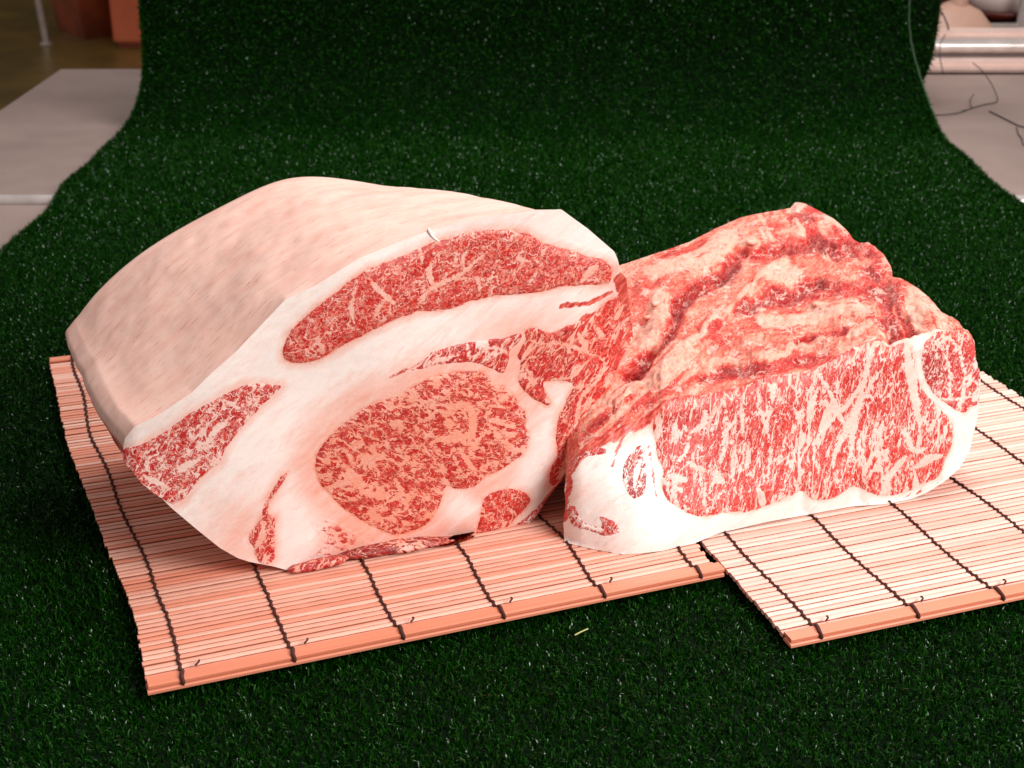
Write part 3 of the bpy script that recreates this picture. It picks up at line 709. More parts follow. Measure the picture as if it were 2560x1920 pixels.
# red trimmings hanging under the front edge
def lump(name, pxs, depth_off, rad, mat, root, label=None, seed=1, zmin=ZM):
    P = faceL.base(pxs)+faceL.back*depth_off; P = resample(P, .006, False)
    n = len(P); V = []; F = []; K = 14
    for i, p in enumerate(P):
        r = rad*(.02+.98*max(0., math.sin(math.pi*i/(n-1)))**.5)
        for k in range(K):
            a = 2*math.pi*k/K; w_ = 1+.3*mnoise.noise(Vector((i*.35, k*.6, seed)))
            q = p+faceL.n*(r*1.0*w_*math.cos(a))+np.array([0, 0, 1])*(r*.75*w_*math.sin(a)); q[2] = max(q[2], zmin+.0004)
            V.append(q)
    for i in range(n-1):
        for k in range(K): F.append((i*K+k, i*K+(k+1) % K, (i+1)*K+(k+1) % K, (i+1)*K+k))
    F.append(tuple(range(K))[::-1]); F.append(tuple(range((n-1)*K, n*K)))
    V = np.array(V)
    o = mesh_obj(name, to_local(V, root), F, mat, root, {'sd': np.full(len(V), 1.), 'vein': np.full(len(V), 2.), 'flow': faceL.flow(V)+np.stack([np.zeros(len(V)), np.zeros(len(V)), (V-faceL.p0)@faceL.n*100], 1), 'peach': np.full(len(V), .8), 'lean': np.full(len(V), .5)})
    o.data.polygons.foreach_set('use_smooth', [True]*len(o.data.polygons))
    if label: o['label'] = label
    return o
mm_trim = marble_mat("marbling_trimming", scale=1.2, thr=0.25, rot=-.5, stretch=3.5, net=.02, curl=.25, warp=.4, seed=12, red=lin((178,28,24)), dark=lin((120,12,12)))
lump("trimming", [(835,1396),(900,1386),(960,1378),(1030,1368),(1100,1362),(1190,1362)], .002, .011, mm_trim, left, "dark red ragged meat under the bottom edge", 2)
lump("trimming", [(1040,1368),(1110,1360),(1185,1358)], -.004, .006, mm_side, left, "dark red ragged meat under the bottom edge", 4)
lump("trimming", [(712,1421),(760,1414),(820,1398),(870,1388)], -.004, .0065, mm_side, left, "dark red ragged meat under the bottom edge", 6)

# ================================================================== RIGHT BLOCK
Z6 = (1350, 900, .3617); Z5 = (1500, 450, .4521); Z5b = (2200, 850, .3315); Z4b = (1800, 1200, .3436)
def z6(p): return zr(p, *Z6)
def z5(p): return zr(p, *Z5)
def z5b(p): return zr(p, *Z5b)
qA = on_z([(1411, 1356)], ZM)[0]; qB = on_z([(2205, 1260)], ZM)[0]
angG = math.atan2(qB[1]-qA[1], qB[0]-qA[0]); print("right block angle", math.degrees(angG), np.linalg.norm(qB-qA))
topA0 = [(1424,1152),(1452,1120),(1500,1092),(1560,1062),(1603,1046),(1639,1020),(1665,998),(1712,990),(1809,978),(1860,962),(1907,940),(1960,934),(2011,929),(2056,907),(2095,886),(2133,866),(2170,850),(2200,846),(2222,862),(2250,852),(2291,838),(2336,825),(2380,824),(2418,830),(2436,852)]
topA = resample(topA0, 7., False); topA[:, 1] += np.array([5.*mnoise.noise(Vector((x*.03, 4, 1)))+5.*mnoise.noise(Vector((x*.1, 8, 2))) for x in topA[:, 0]])*smooth(np.minimum(topA[:, 0]-1424, 2436-topA[:, 0]), 0, 40); topA = [tuple(q) for q in topA]
outR = topA+[(2440,902),(2452,938),(2447,1010),(2443,1049),(2432,1089),(2425,1125),(2399,1171),(2359,1205),(2320,1230),(2283,1246),(2233,1257),(2205,1261),(2130,1266),(2006,1289),(1927,1303),(1886,1312),(1800,1332),(1736,1358),(1657,1377),(1600,1384),(1556,1386),(1500,1376),(1465,1369),(1411,1356),(1408,1300),(1414,1262),(1411,1225),(1416,1190)]
R = {}
R['oval'] = z6([(690,570),(725,600),(740,700),(745,850),(730,930),(660,975),(610,940),(570,880),(558,780),(580,690),(640,620)])
R['loin'] = [(1625,1063),(1636,1035),(1650,1016),(1680,998),(1712,993),(1809,981),(1860,965),(1907,944),(1960,937),(2011,932),(2056,911),(2095,890),(2133,870),(2170,854),(2200,850),(2222,870),(2250,858),(2270,852),(2289,883),(2294,943),(2314,983),(2350,1018),(2384,1049),(2389,1082),(2379,1132),(2365,1150),(2352,1195),(2316,1211),(2283,1228),(2240,1240),(2205,1244),(2178,1238),(2144,1217),(2120,1226),(2092,1244),(2059,1256),(2023,1251),(2005,1226),(1979,1244),(1929,1265),(1874,1283),(1846,1285),(1813,1283),(1766,1296),(1730,1292),(1697,1276),(1661,1247),(1647,1211),(1657,1171),(1639,1146),(1636,1103)]
R['corner'] = z5b([(330,10),(400,-60),(500,-74),(600,-74),(655,-60),(705,5),(722,150),(757,265),(744,470),(700,500),(640,570),(540,520),(430,450),(350,350),(305,200),(300,100)])
R['blotch'] = z6([(180,1000),(240,990),(270,1050),(300,1120),(380,1140),(430,1150),(400,1090),(370,1050),(450,1080),(530,1110),(540,1150),(580,1185),(520,1210),(450,1230),(350,1190),(200,1160)])
R['smear'] = z6([(215,700),(300,640),(380,590),(460,600),(470,640),(440,660),(330,670),(260,690),(225,760),(240,840),(210,850)])
def peachR(p):
    def blob(x, y, r, k): return k*np.exp(-((p[:, 0]-x)**2+(p[:, 1]-y)**2)/r**2)
    a = .42*smooth(poly_sd(p, np.array(R['loin'])), -8, 4)
    a = a+.35*smooth(poly_sd(p, np.array(R['corner'])), -8, 4)
    top = np.interp(p[:, 0], [q[0] for q in topA], [q[1] for q in topA])
    a = a+.45*(1-smooth(p[:, 1]-top, 0, 60))
    return np.clip(a+blob(1560, 1080, 60, .3)+blob(1440, 1230, 30, .3), 0, 1)
def stainR(p):
    e = np.exp(-(line_d(p, [(1420, 1165), (1452, 1125), (1500, 1095), (1603, 1050), (1650, 1015)])/24)**2)
    e = np.maximum(e, .8*np.exp(-(line_d(p, [(1650, 1010), (1712, 992), (1809, 980), (1907, 942), (2056, 908), (2200, 850)])/12)**2))
    e = np.maximum(e, .8*np.exp(-(line_d(p, [(1418, 1170), (1425, 1210), (1412, 1260), (1410, 1300)])/12)**2))
    e = np.maximum(e, .6*np.exp(-(line_d(p, [(1530, 1165), (1545, 1120), (1560, 1085)])/7)**2))
    e = np.maximum(e, .5*np.exp(-(line_d(p, [(2240, 1250), (2320, 1222), (2360, 1195)])/7)**2))
    return np.maximum(e, .55*np.exp(-(line_d(p, [(1620, 1110), (1628, 1150), (1640, 1240)])/6)**2))
def reliefR(px, P):
    x, y = px[:, 0], px[:, 1]
    r = .035*np.clip((x-2340)/110, 0, 1)**2+.008*np.clip((1460-x)/50, 0, 1)**2
    top = np.interp(x, [q[0] for q in topA], [q[1] for q in topA])
    r += .010*(1-smooth(y-top, 0, 45))**2
    r -= .0015*smooth(poly_sd(px, np.array(R['loin'])), 0, 40)
    r += .0025*np.sin(x*.013+y*.011)*np.cos(y*.017+1)
    for cx_ in (2003, 2144): r += .004*np.exp(-((x-cx_)/16.)**2)*smooth(y, 1160, 1240)
    return r
faceR = Face(qA, angG, math.radians(12), reliefR, peachR)
right = empty("beef_loin_block", "raw marbled beef loin block with ragged red top, lying against the rib block", "raw beef block", (float(qA[0])+.15, float(qA[1])+.1, ZM))
faceR.outline = np.array(outR); faceR.foot = ([1411, 1465, 1500, 1556, 1600, 1657, 1736, 1800, 1886, 2006, 2130, 2233, 2283], [1356, 1369, 1376, 1386, 1384, 1377, 1358, 1332, 1312, 1289, 1266, 1257, 1240])
vv, ff, nb = cdt_patch(outR, 6.)
mesh_obj("cut_face", to_local(faceR.pos(vv), right), ff, m_fat, right, {'flow': faceR.flow(faceR.base(vv)), 'peach': peachR(vv), 'stain': stainR(vv)})
mm_loin = marble_mat("marbling_loin", scale=1.25, thr=0.30, rot=1.38, stretch=2.8, net=0.05, curl=0.35, warp=0.5, seed=7, red=lin((222,66,56)), dark=lin((192,40,40)), edge=(.0, .12), pinkish=.4, bigfat=.05, gr=1.2)
mm_corner = marble_mat("marbling_corner", scale=1.25, thr=0.27, rot=1.2, stretch=1.9, net=0.034, curl=.35, warp=.5, seed=8, red=lin((216,54,52)), dark=lin((180,40,44)), pinkish=.4)
mm_oval = marble_mat("marbling_oval", scale=1.3, thr=0.33, rot=1.1, stretch=2.0, net=0.05, curl=.4, warp=.5, seed=9, red=lin((204,44,36)), dark=lin((166,28,24)))
muscle(faceR, "muscle", R['loin'], mm_loin, right,
    mv(z6, [([(1580,170),(1620,230)], 5), ([(1480,260),(1560,450),(1590,570)], 3), ([(1910,230),(1870,300),(1850,420)], 6), ([(1950,280),(2050,370),(2100,430)], 6),
     ([(2212,250),(2120,480),(2070,560),(2020,700)], 6), ([(1030,520),(1010,640),(950,690)], 4), ([(890,800),(1000,830)], 8), ([(1000,700),(1130,760)], 5), ([(1150,360),(1130,450),(1040,500)], 5),
     ([(1290,560),(1240,700)], 4), ([(1270,240),(1285,400),(1280,520)], 3), ([(930,420),(940,560)], 4), ([(1140,850),(1130,1000)], 4), ([(1330,620),(1330,850)], 3), ([(1600,600),(1570,850)], 3), ([(930,880),(980,900)], 6),
     ([(1390,330),(1400,480)], 4), ([(1440,600),(1430,740)], 3), ([(1700,500),(1660,700)], 2)]) +
    mv(z5, [([(1520,880),(1470,1050),(1440,1200)], 5), ([(1450,1120),(1340,1290),(1300,1250),(1260,1150),(1210,1090)], 5), ([(1700,900),(1700,1000),(1720,1100),(1750,1250),(1760,1340)], 8), ([(1460,1180),(1400,1330),(1380,1560)], 6), ([(1540,1300),(1500,1450)], 3)]) +
    mv(z5b, [([(190,880),(80,1000),(0,1170)], 6), ([(200,700),(240,850),(330,820)], 6), ([(460,870),(350,900),(270,960)], 7), ([(420,590),(360,690)], 5), ([(240,900),(230,1040)], 3), ([(340,560),(300,640)], 3)]),
    label="long marbled loin muscle with upright streaks")
muscle(faceR, "muscle", R['corner'], mm_corner, right, mv(z5b, [([(470,60),(530,220),(520,420)], 2.5), ([(590,40),(620,200),(645,250),(620,420)], 3), ([(440,440),(560,450),(680,430)], 2.5), ([(650,290),(750,330)], 3), ([(400,0),(460,60)], 3), ([(320,110),(330,240)], 2)]),
    label="darker muscle at the upper right corner", lean=[(2335, 925, 42)])
muscle(faceR, "muscle", R['oval'], mm_oval, right, mv(z6, [([(690,690),(670,760),(650,870)], 5), ([(720,640),(680,680)], 1.5)]), label="small oval muscle in white fat", lean=[(1590, 1190, 60)])
muscle(faceR, "muscle", R['blotch'], mm_knob, right, mv(z6, [([(220,1040),(240,1090)], 3), ([(310,1140),(430,1180)], 4)]), label="wet red blotch at the lower left corner")
muscle(faceR, "muscle", R['smear'], mm_side, right, label="red smear on the upper left edge")
# a torn white tag of fat hanging over the cap muscle on the left block
def ribbon(name, px, face, w0, mat, root, lift=.003, label=None):
    P = resample(chaikin(px, 2, False), 3., False); n = len(P)
    C = face.base(P)+face.n*(lift*np.sin(np.linspace(.3, 2.8, n)))[:, None]
    rad = w0*(1-.75*np.linspace(0, 1, n)**1.3); rad[0] *= .6
    Vt, Ft = tube(C, rad, 7); Vt = np.array(Vt)
    o = mesh_obj(name, to_local(Vt, root), Ft, mat, root, {'flow': face.flow(Vt), 'peach': np.zeros(len(Vt)), 'stain': np.zeros(len(Vt))})
    if label: o['label'] = label
ribbon("fat_shred", [(1070,572),(1078,588),(1090,600),(1102,604),(1108,609)], faceL, .0015, m_fat, left, -.0002, "small torn white shred of fat")
# ---- top: ragged trimmed surface between the face edge and the far skyline
Bk = [((1380,740),.115),((1470,690),.13),((1552,662),.14),((1618,640),.148),((1726,604),.155),((1789,572),.162),((1853,543),.168),((1920,531),.17),((1975,522),.172),((1988,507),.176),((2011,509),.176),((2038,522),.174),((2083,545),.172),((2110,568),.17),((2133,594),.165),
      ((2150,603),.163),((2174,604),.162),((2205,631),.158),((2228,667),.155),((2230,692),.151),((2252,696),.151),((2296,721),.15),((2336,757),.148),((2362,800),.143),((2385,822),.138)]
NS = 300; NTp = 190
Acv = resample(topA, 2., False); 
def param(P, n):
    P = np.asarray(P); L = np.r_[0, np.cumsum(np.linalg.norm(np.diff(P[:, :2], axis=0), axis=1))]; s = np.linspace(0, L[-1], n)
    return np.stack([np.interp(s, L, P[:, k]) for k in range(P.shape[1])], 1)
A2 = param(Acv, NS); A3 = faceR.pos(A2)
Bq = param(np.array([(p[0], p[1], z) for p, z in Bk]), NS); B3 = np.array([on_z([(q[0], q[1])], q[2]+ZM)[0] for q in Bq])
# the far edge closes on the right end
grid = np.zeros((NTp, NS, 3))
for i in range(NTp):
    t_ = i/(NTp-1); row = A3*(1-t_)+B3*t_
    row[:, 2] += .010*math.sin(math.pi*t_)*np.linspace(1, .5, NS)
    grid[i] = row
G3 = grid.reshape(-1, 3); gp = proj(G3)
def wn(sc, sd_): return vnoise(np.c_[gp*sc, np.zeros(len(gp))], 1., sd_, 3)
WX = gp+np.stack([wn(.012, 61), wn(.012, 62)], 1)*15+np.stack([wn(.05, 63), wn(.05, 64)], 1)*6
gp0 = gp; gp = WX
def L5(p, k): return line_d(gp, z5(p)), k
def g5(p, wd): return np.exp(-(line_d(gp, z5(p))/wd)**2)
def b5(x, y, r, ry=None):
    x, y = z5([(x, y)])[0]; return np.exp(-((gp[:, 0]-x)/r)**2-((gp[:, 1]-y)/(ry or r))**2)
gul = [g5([(170,1080),(260,960),(380,830),(430,700),(520,620),(640,540),(740,480),(770,400),(950,390),(1060,370),(1180,340),(1300,370),(1480,385)], 17),
       .8*g5([(740,720),(850,690),(1000,640),(1120,600),(1220,570),(1330,590),(1450,610),(1590,600)], 17),
       .75*g5([(560,1110),(720,1070),(900,1060),(1040,1010),(1150,1010),(1230,980)], 14), .7*g5([(1100,900),(1230,860),(1350,850)], 12),
       1.1*g5([(1560,930),(1660,890),(1750,850)], 9), .8*g5([(1440,400),(1460,480),(1530,560)], 12), .6*g5([(1500,640),(1600,720),(1690,780)], 12), .5*g5([(300,560),(240,700),(190,860)], 14)]
gully = np.clip(np.max(gul, 0), 0, 1.1)
ridge = np.max([g5([(60,1330),(200,1150),(370,1010),(560,850),(690,730),(850,580),(980,470)], 14), .8*g5([(430,960),(700,880),(1000,800),(1300,720),(1500,730)], 22), .9*g5([(300,520),(520,430),(700,300),(900,200),(1050,170)], 22),
                .8*g5([(700,1020),(900,960),(1200,900),(1500,820)], 18), .8*g5([(1600,570),(1740,640),(1840,780)], 18), .7*g5([(230,620),(330,720),(260,900)], 26), .8*g5([(1430,360),(1540,420),(1600,520)], 10)], 0)
edgefade = np.minimum(1, np.minimum(np.repeat(np.linspace(0, 1, NTp), NS)*9, 1))
bk = np.repeat(np.linspace(0, 1, NTp), NS); bfade = np.clip((1-bk)*7, .25, 1)
nn1 = vnoise(G3, 55, 5, 4); nn2 = vnoise(G3, 160, 6, 3)
rag = np.clip(vnoise(G3, 14, 8, 2)+.5, 0, 1)
gA, gB = np.clip(np.maximum(gul[0], gul[4]), 0, 1.1), np.max(gul[1:], 0)
dz = -.0125*gA-.0065*gB*(1-gA*.8)+.0035*ridge+nn1*.0024*(.35+gully*.8+.3*rag)+nn2*.0012*(.3+gully*1.0)
# striations along the grain on the lower left
strw = g5([(60,1330),(250,1130),(450,1060)], 50)
dz += strw*.0012*np.sin((gp[:, 0]*.62+gp[:, 1]*.78)*.35)
up = np.array([0, -.35, 1.]); up /= np.linalg.norm(up)
lmp = np.abs(vnoise(G3, 70, 21, 3))
dz += -.0012*(1-smooth(lmp, 0, .14))*np.clip(.12+gully*1.0+.45*rag, 0, 1)
step_ = vnoise(G3, 34, 71, 3); dz += .0010*(smooth(step_, -.04, .06)-.5)+.0005*(smooth(vnoise(G3, 60, 72, 3), .02, .08)-.5)
dz += .003*vnoise(G3*np.array([1, .5, 1]), 28, 31, 3)
G3d = G3+up*(dz*edgefade*bfade)[:, None]
Ft = []
for i in range(NTp-1):
    for j in range(NS-1):
        a = i*NS+j; Ft.append((a, a+1, a+NS+1, a+NS))
redw = ridge*0
redw = np.max([g5([(170,1080),(260,960),(380,830),(430,700),(520,620),(640,540),(740,480),(770,400),(950,390),(1060,370),(1180,340),(1300,370),(1480,385)], 26),
   .95*g5([(760,700),(850,690),(1000,640),(1120,600),(1220,570),(1330,590),(1450,610),(1590,640)], 26), .9*g5([(560,1110),(720,1070),(900,1040),(1040,1000),(1150,1010),(1280,980)], 22), .8*g5([(1100,900),(1230,860),(1350,850)], 16),
   1.*g5([(1590,800),(1700,840),(1660,880)], 26), .9*b5(1150,210,45,30), .7*b5(1060,340,60,25), .8*b5(1330,300,40,30), .9*b5(1500,500,45,45), .75*b5(1600,660,50,40), .85*g5([(200,1240),(330,1150),(500,1120)], 20), .6*b5(640,830,60,45), .5*b5(830,1150,50,20),
   .8*b5(1480,400,25,18), .75*b5(1150,900,60,16), .7*g5([(1550,700),(1620,740),(1680,820)], 22), .75*b5(960, 250, 60, 20), .6*b5(880,800,70,25)], 0)
fatw = np.max([1.*g5([(300,520),(520,430),(720,330)], 26), g5([(60,1330),(200,1150),(370,1010),(560,850),(690,730),(850,580),(980,470)], 8), .9*b5(1020,520,60,34), .9*g5([(900,780),(1150,760),(1350,730),(1480,730)], 16),
   .95*b5(330,690,45,40), .8*b5(270,850,40,45), .9*b5(700,1010,60,16), .9*g5([(880,1010),(1050,940),(1250,890)], 10), .9*b5(1760,680,40,40), .8*b5(1450,430,30,20), .9*b5(840,345,22,12), .9*g5([(1050,150),(1200,180),(1340,270)], 14), .8*g5([(1370,880),(1500,790)],10), .7*b5(1200,700,60,18), .6*b5(1560,470,20,30)], 0)
gn = vnoise(G3, 20, 41, 3)
redw = smooth(redw, .28, .78); fatw = smooth(fatw, .25, .7)
def grain(ang, a, b_, seed):
    c_, s__ = math.cos(ang), math.sin(ang); al = gp[:, 0]*c_+gp[:, 1]*s__; ac = -gp[:, 0]*s__+gp[:, 1]*c_
    return vnoise(np.stack([al*a, ac*b_, np.zeros(len(gp))], 1), 1.0, seed, 2)
gp_w = gp; gp = gp0
st1 = grain(math.radians(-22), .010, .085, 51); st2 = grain(math.radians(-42), .006, .075, 52); st3 = grain(math.radians(62), .012, .08, 53); st4 = grain(math.radians(-12), .012, .06, 54)
stk = 1.1*b5(480, 400, 150, 50)*st1+1.2*g5([(60, 1330), (250, 1130), (450, 1060)], 60)*st2+1.2*b5(1680, 780, 90, 60)*st3+.8*b5(1150, 300, 150, 60)*st3+.5*b5(1000, 850, 220, 60)*st4+.7*b5(1350, 640, 120, 40)*st4
amt = .41+.66*redw*(.75+.5*gn)-.52*fatw+.16*gully+.25*gn+stk-.10*(1-gully)*(gp[:, 0] > 0)+.16*b5(650, 860, 110, 45)+.12*b5(1500, 520, 90, 60)
leanp = np.clip(gully*.9, 0, 1)
m_top, t, b = new_mat("trimmed_beef_top"); N = NT(t); v = N.attr('flow', True)
amt_ = N.attr('amt')
wv = N.noise(v, 1.3, 3, .5, col=True); q_ = N.vmath('ADD', v, N.vmath('SCALE', N.vmath('SUBTRACT', wv, (.5, .5, .5)), scale=1.0))
n1 = N.noise(N.mapping(q_, 0, (.40, 1.9, 1)), 1.9, 7, .72, .6); n2 = N.noise(q_, 6.5, 4, .7, .8)
s_ = N.math('ADD', amt_, N.math('MULTIPLY', N.math('SUBTRACT', n1, .5), 1.7)); s_ = N.math('ADD', s_, N.math('MULTIPLY', N.math('SUBTRACT', n2, .5), .95))
c = N.mix(N.ss(s_, .05, .34), lin((251, 188, 164)), lin((243, 134, 108)))
c = N.mix(N.ss(s_, .36, .46), c, lin((230, 86, 68)))
c = N.mix(N.ss(s_, .52, .60), c, lin((212, 40, 32)))
c = N.mix(N.ss(s_, .80, 1.0), c, lin((172, 16, 14)))
fb = N.noise(N.mapping(q_, 0, (.22, 1.7, 1)), 1.9, 4, .6, .4)
line = N.math('SUBTRACT', 1.0, N.ss(N.math('ABSOLUTE', N.math('SUBTRACT', fb, .5)), .004, .03))
line = N.math('MULTIPLY', line, N.ss(N.noise(v, 1.0, 3, .6), .42, .58))
isred = N.ss(s_, .42, .56)
c = N.mix(N.math('MULTIPLY', line, .75), c, N.mix(isred, lin((206, 84, 70)), lin((250, 190, 172))))
gr_ = N.math('MULTIPLY', N.ss(N.noise(q_, 7.5, 2, .5, .8), .55, .63), N.math('MULTIPLY', isred, N.ss(N.noise(v, 1.3, 2, .5), .42, .58)))
c = N.mix(N.math('MULTIPLY', gr_, .7), c, lin((240, 140, 122)))
sm_ = N.noise(N.vmath('ADD', q_, (4, 7, 1)), .9, 4, .55, .8); gt_ = N.math('MULTIPLY', N.ss(N.noise(v, .8, 2, .5), .45, .65), .045)
seam_ = N.math('SUBTRACT', 1.0, N.ss(N.math('ABSOLUTE', N.math('SUBTRACT', sm_, .5)), N.math('MULTIPLY', gt_, .6), N.math('ADD', gt_, .008)))
c = N.mix(N.math('MULTIPLY', seam_, .8), c, lin((252, 204, 186)))
N.put(b.inputs['Base Color'], c); b.inputs['Specular IOR Level'].default_value = .45
N.put(b.inputs['Roughness'], N.math('SUBTRACT', .46, N.math('MULTIPLY', N.ss(N.noise(v, 2.2, 3, .6), .54, .62), .30)))
vl = N.voro(N.vmath('ADD', q_, N.vmath('SCALE', wv, scale=.8)), 1.5, 'SMOOTH_F1')
hb = N.math('ADD', N.math('MULTIPLY', n2, .55), N.math('MULTIPLY', n1, .8)); hb = N.math('SUBTRACT', hb, N.math('MULTIPLY', vl, .35)); hb = N.math('ADD', hb, N.math('MULTIPLY', line, .3))
N.put(b.inputs['Normal'], N.bump(hb, .6, .005))
b.inputs['Subsurface Weight'].default_value = .35; b.inputs['Subsurface Radius'].default_value = (.010, .003, .002)
# flow: along the grain, cm
def flow_top(P):
    q = P-np.array([qA[0], qA[1], 0]); d = np.array([.62, .78, 0]); e = np.array([.78, -.62, 0])
    return np.stack([q@d*100, q@e*100, q[:, 2]*100], 1)
# skirts that close the block behind and at both ends
def skirt(line, n=14, inward=.0):
    rows = [line]
    for k in range(1, n+1):
        r = line.copy(); f = k/n; r[:, 2] = line[:, 2]*(1-f)+(ZM+.0008)*f; r += up*0
        r[:, 1] -= inward*f; rows.append(r)
    return rows
def scrap(x, y, rx, ry, rot, label=None):
    j = int(np.argmin(np.abs(gp0-np.array(z5([(x, y)])[0])).sum(1))); c0 = G3d[j]+np.array([0, 0, .001])
    V = [(0, 0, 1)]; F = []; K = 12; Rn = 6
    for i in range(1, Rn):
        for k in range(K): a = 2*math.pi*k/K; th_ = math.pi*i/Rn; V.append((math.sin(th_)*math.cos(a), math.sin(th_)*math.sin(a), math.cos(th_)))
    V.append((0, 0, -1))
    for k in range(K): F.append((0, 1+k, 1+(k+1) % K)); F.append((len(V)-1, 1+(Rn-2)*K+(k+1) % K, 1+(Rn-2)*K+k))
    for i in range(Rn-2):
        for k in range(K): F.append((1+i*K+k, 1+(i+1)*K+k, 1+(i+1)*K+(k+1) % K, 1+i*K+(k+1) % K))
    V = np.array(V); V *= (1+.35*np.array([mnoise.noise(Vector((p[0]*1.7+x, p[1]*1.7+y, p[2]*1.7))) for p in V]))[:, None]
    V = V*np.array([rx, ry, min(rx, ry)*.55]); c_, s__ = math.cos(rot), math.sin(rot)
    V = np.stack([V[:, 0]*c_-V[:, 1]*s__, V[:, 0]*s__+V[:, 1]*c_, V[:, 2]], 1)+c0
    o = mesh_obj("fat_scrap", to_local(V, right), F, m_fat, right, {'flow': V*100, 'peach': np.full(len(V), .95), 'stain': np.full(len(V), .36)})
    if label: o['label'] = label
scrap(845, 343, .0070, .0045, .3, "pale oval scrap of fat high on the red top")
for sx_, sy_, a_1, b_1, r_1 in ((1200,690,.006,.004,.2), (310,690,.007,.004,.9), (270,760,.005,.0035,.2)):
    scrap(sx_, sy_, a_1, b_1, r_1)
mesh_obj("top_surface", to_local(G3d, right), Ft, m_top, right, {'flow': flow_top(G3d), 'amt': amt})
loop_ = np.vstack([G3d.reshape(NTp, NS, 3)[:, 0][::1], G3d.reshape(NTp, NS, 3)[-1][1:], G3d.reshape(NTp, NS, 3)[::-1, -1][1:]])
rows = skirt(loop_, 12)
nL = len(loop_); V = np.vstack(rows); bul = vnoise(V, 30, 11, 2)*.003; 
F = [(i*nL+j, i*nL+j+1, (i+1)*nL+j+1, (i+1)*nL+j) for i in range(len(rows)-1) for j in range(nL-1)]
cc = V.mean(0); rad_ = V-cc; rad_[:, 2] = 0; rad_ /= np.linalg.norm(rad_, axis=1)[:, None]
kk = np.repeat(np.arange(len(rows))/(len(rows)-1), nL)
V = V+rad_*(np.sin(kk*math.pi)*.004-.006*kk**2)[:, None]+rad_*(bul*np.sin(kk*math.pi))[:, None]
mesh_obj("side_surface", to_local(V, right), F, m_top, right, {'flow': flow_top(V), 'amt': np.full(len(V), .35)-.25*kk})

# ================================================================== tables, wires and what stands behind
def simple(name, c1, c2, rough=.5, metal=0., scale=8, bump=0.):
    m, t, b = new_mat(name); N = NT(t); oc = N.objco(); n_ = N.noise(oc, scale, 5, .6)
    N.put(b.inputs['Base Color'], N.mix(N.ss(n_, .3, .7), c1, c2)); b.inputs['Roughness'].default_value = rough; b.inputs['Metallic'].default_value = metal
    if bump: N.put(b.inputs['Normal'], N.bump(n_, bump, .01))
    return m
m_steel = simple("table_steel", lin((154, 131, 122)), lin((138, 117, 109)), .42, .05, 5)
m_rail = simple("steel_rail", lin((215, 200, 195)), lin((190, 178, 172)), .25, .5, 20)
m_floor = simple("floor_paint", lin((128, 104, 50)), lin((98, 82, 42)), .35, 0, 3)
def rbox(name, x0, x1, y0, y1, z0, z1, mat, parent=None, bev=.004, loc=None):
    bm = bmesh.new(); bmesh.ops.create_cube(bm, size=1)
    off = np.array(parent.location) if parent else np.zeros(3)
    for v_ in bm.verts:
        v_.co = Vector(((x0+x1)/2+(x1-x0)*v_.co.x-off[0], (y0+y1)/2+(y1-y0)*v_.co.y-off[1], (z0+z1)/2+(z1-z0)*v_.co.z-off[2]))
    if bev: bmesh.ops.bevel(bm, geom=bm.edges[:], offset=bev, segments=2, affect='EDGES')
    me = bpy.data.meshes.new(name); bm.to_mesh(me); bm.free(); me.materials.append(mat)
    o = bpy.data.objects.new(name, me); COL.objects.link(o)
    if parent: o.parent = parent
    return o
def cyl_obj(name, p0, p1, r, mat, parent=None, seg=16):
    off = np.array(parent.location) if parent else np.zeros(3)
    d = np.asarray(p1, float)-np.asarray(p0, float); d /= np.linalg.norm(d)
    h = np.array([1., 0, 0]) if abs(d[0]) < .9 else np.array([0, 1., 0]); s = np.cross(d, h); s /= np.linalg.norm(s); u = np.cross(s, d)
    V = []; F = []
    p0 = np.asarray(p0, float); p1 = np.asarray(p1, float)
    rings = (p0, p0+d*r*.05, p1-d*r*.05, p1)
    for P_ in rings:
        for k in range(seg):
            a = 2*math.pi*k/seg; V.append(np.asarray(P_)+r*(s*math.cos(a)+u*math.sin(a))-off)
    for i in range(3):
        for k in range(seg): F.append((i*seg+k, i*seg+(k+1) % seg, (i+1)*seg+(k+1) % seg, (i+1)*seg+k))
    F.append(tuple(range(seg))[::-1]); F.append(tuple(range(3*seg, 4*seg)))
    return mesh_obj(name, V, F, mat, parent)
ZB = -.0065
yl = float(on_z([(75, 504)], ZB)[0][1]); yb = float(on_z([(240, 172)], ZB)[0][1])
a_, b_ = on_z([(150, 174), (0, 276)], ZB)
# front table carrying the turf
tb = empty("steel_table", "grey steel table top in front, under the turf and the meat", "steel table", (0, 1.2, -.8), "steel work tables")
rbox("table_top", -1.6, 1.7, .2, yl-.014, -.05, ZB, m_steel, tb)
for x in (-1.5, 1.6):
    for y in (.3, yl-.12): cyl_obj("leg", (x, y, -.8), (x, y, -.05), .02, m_rail, tb)
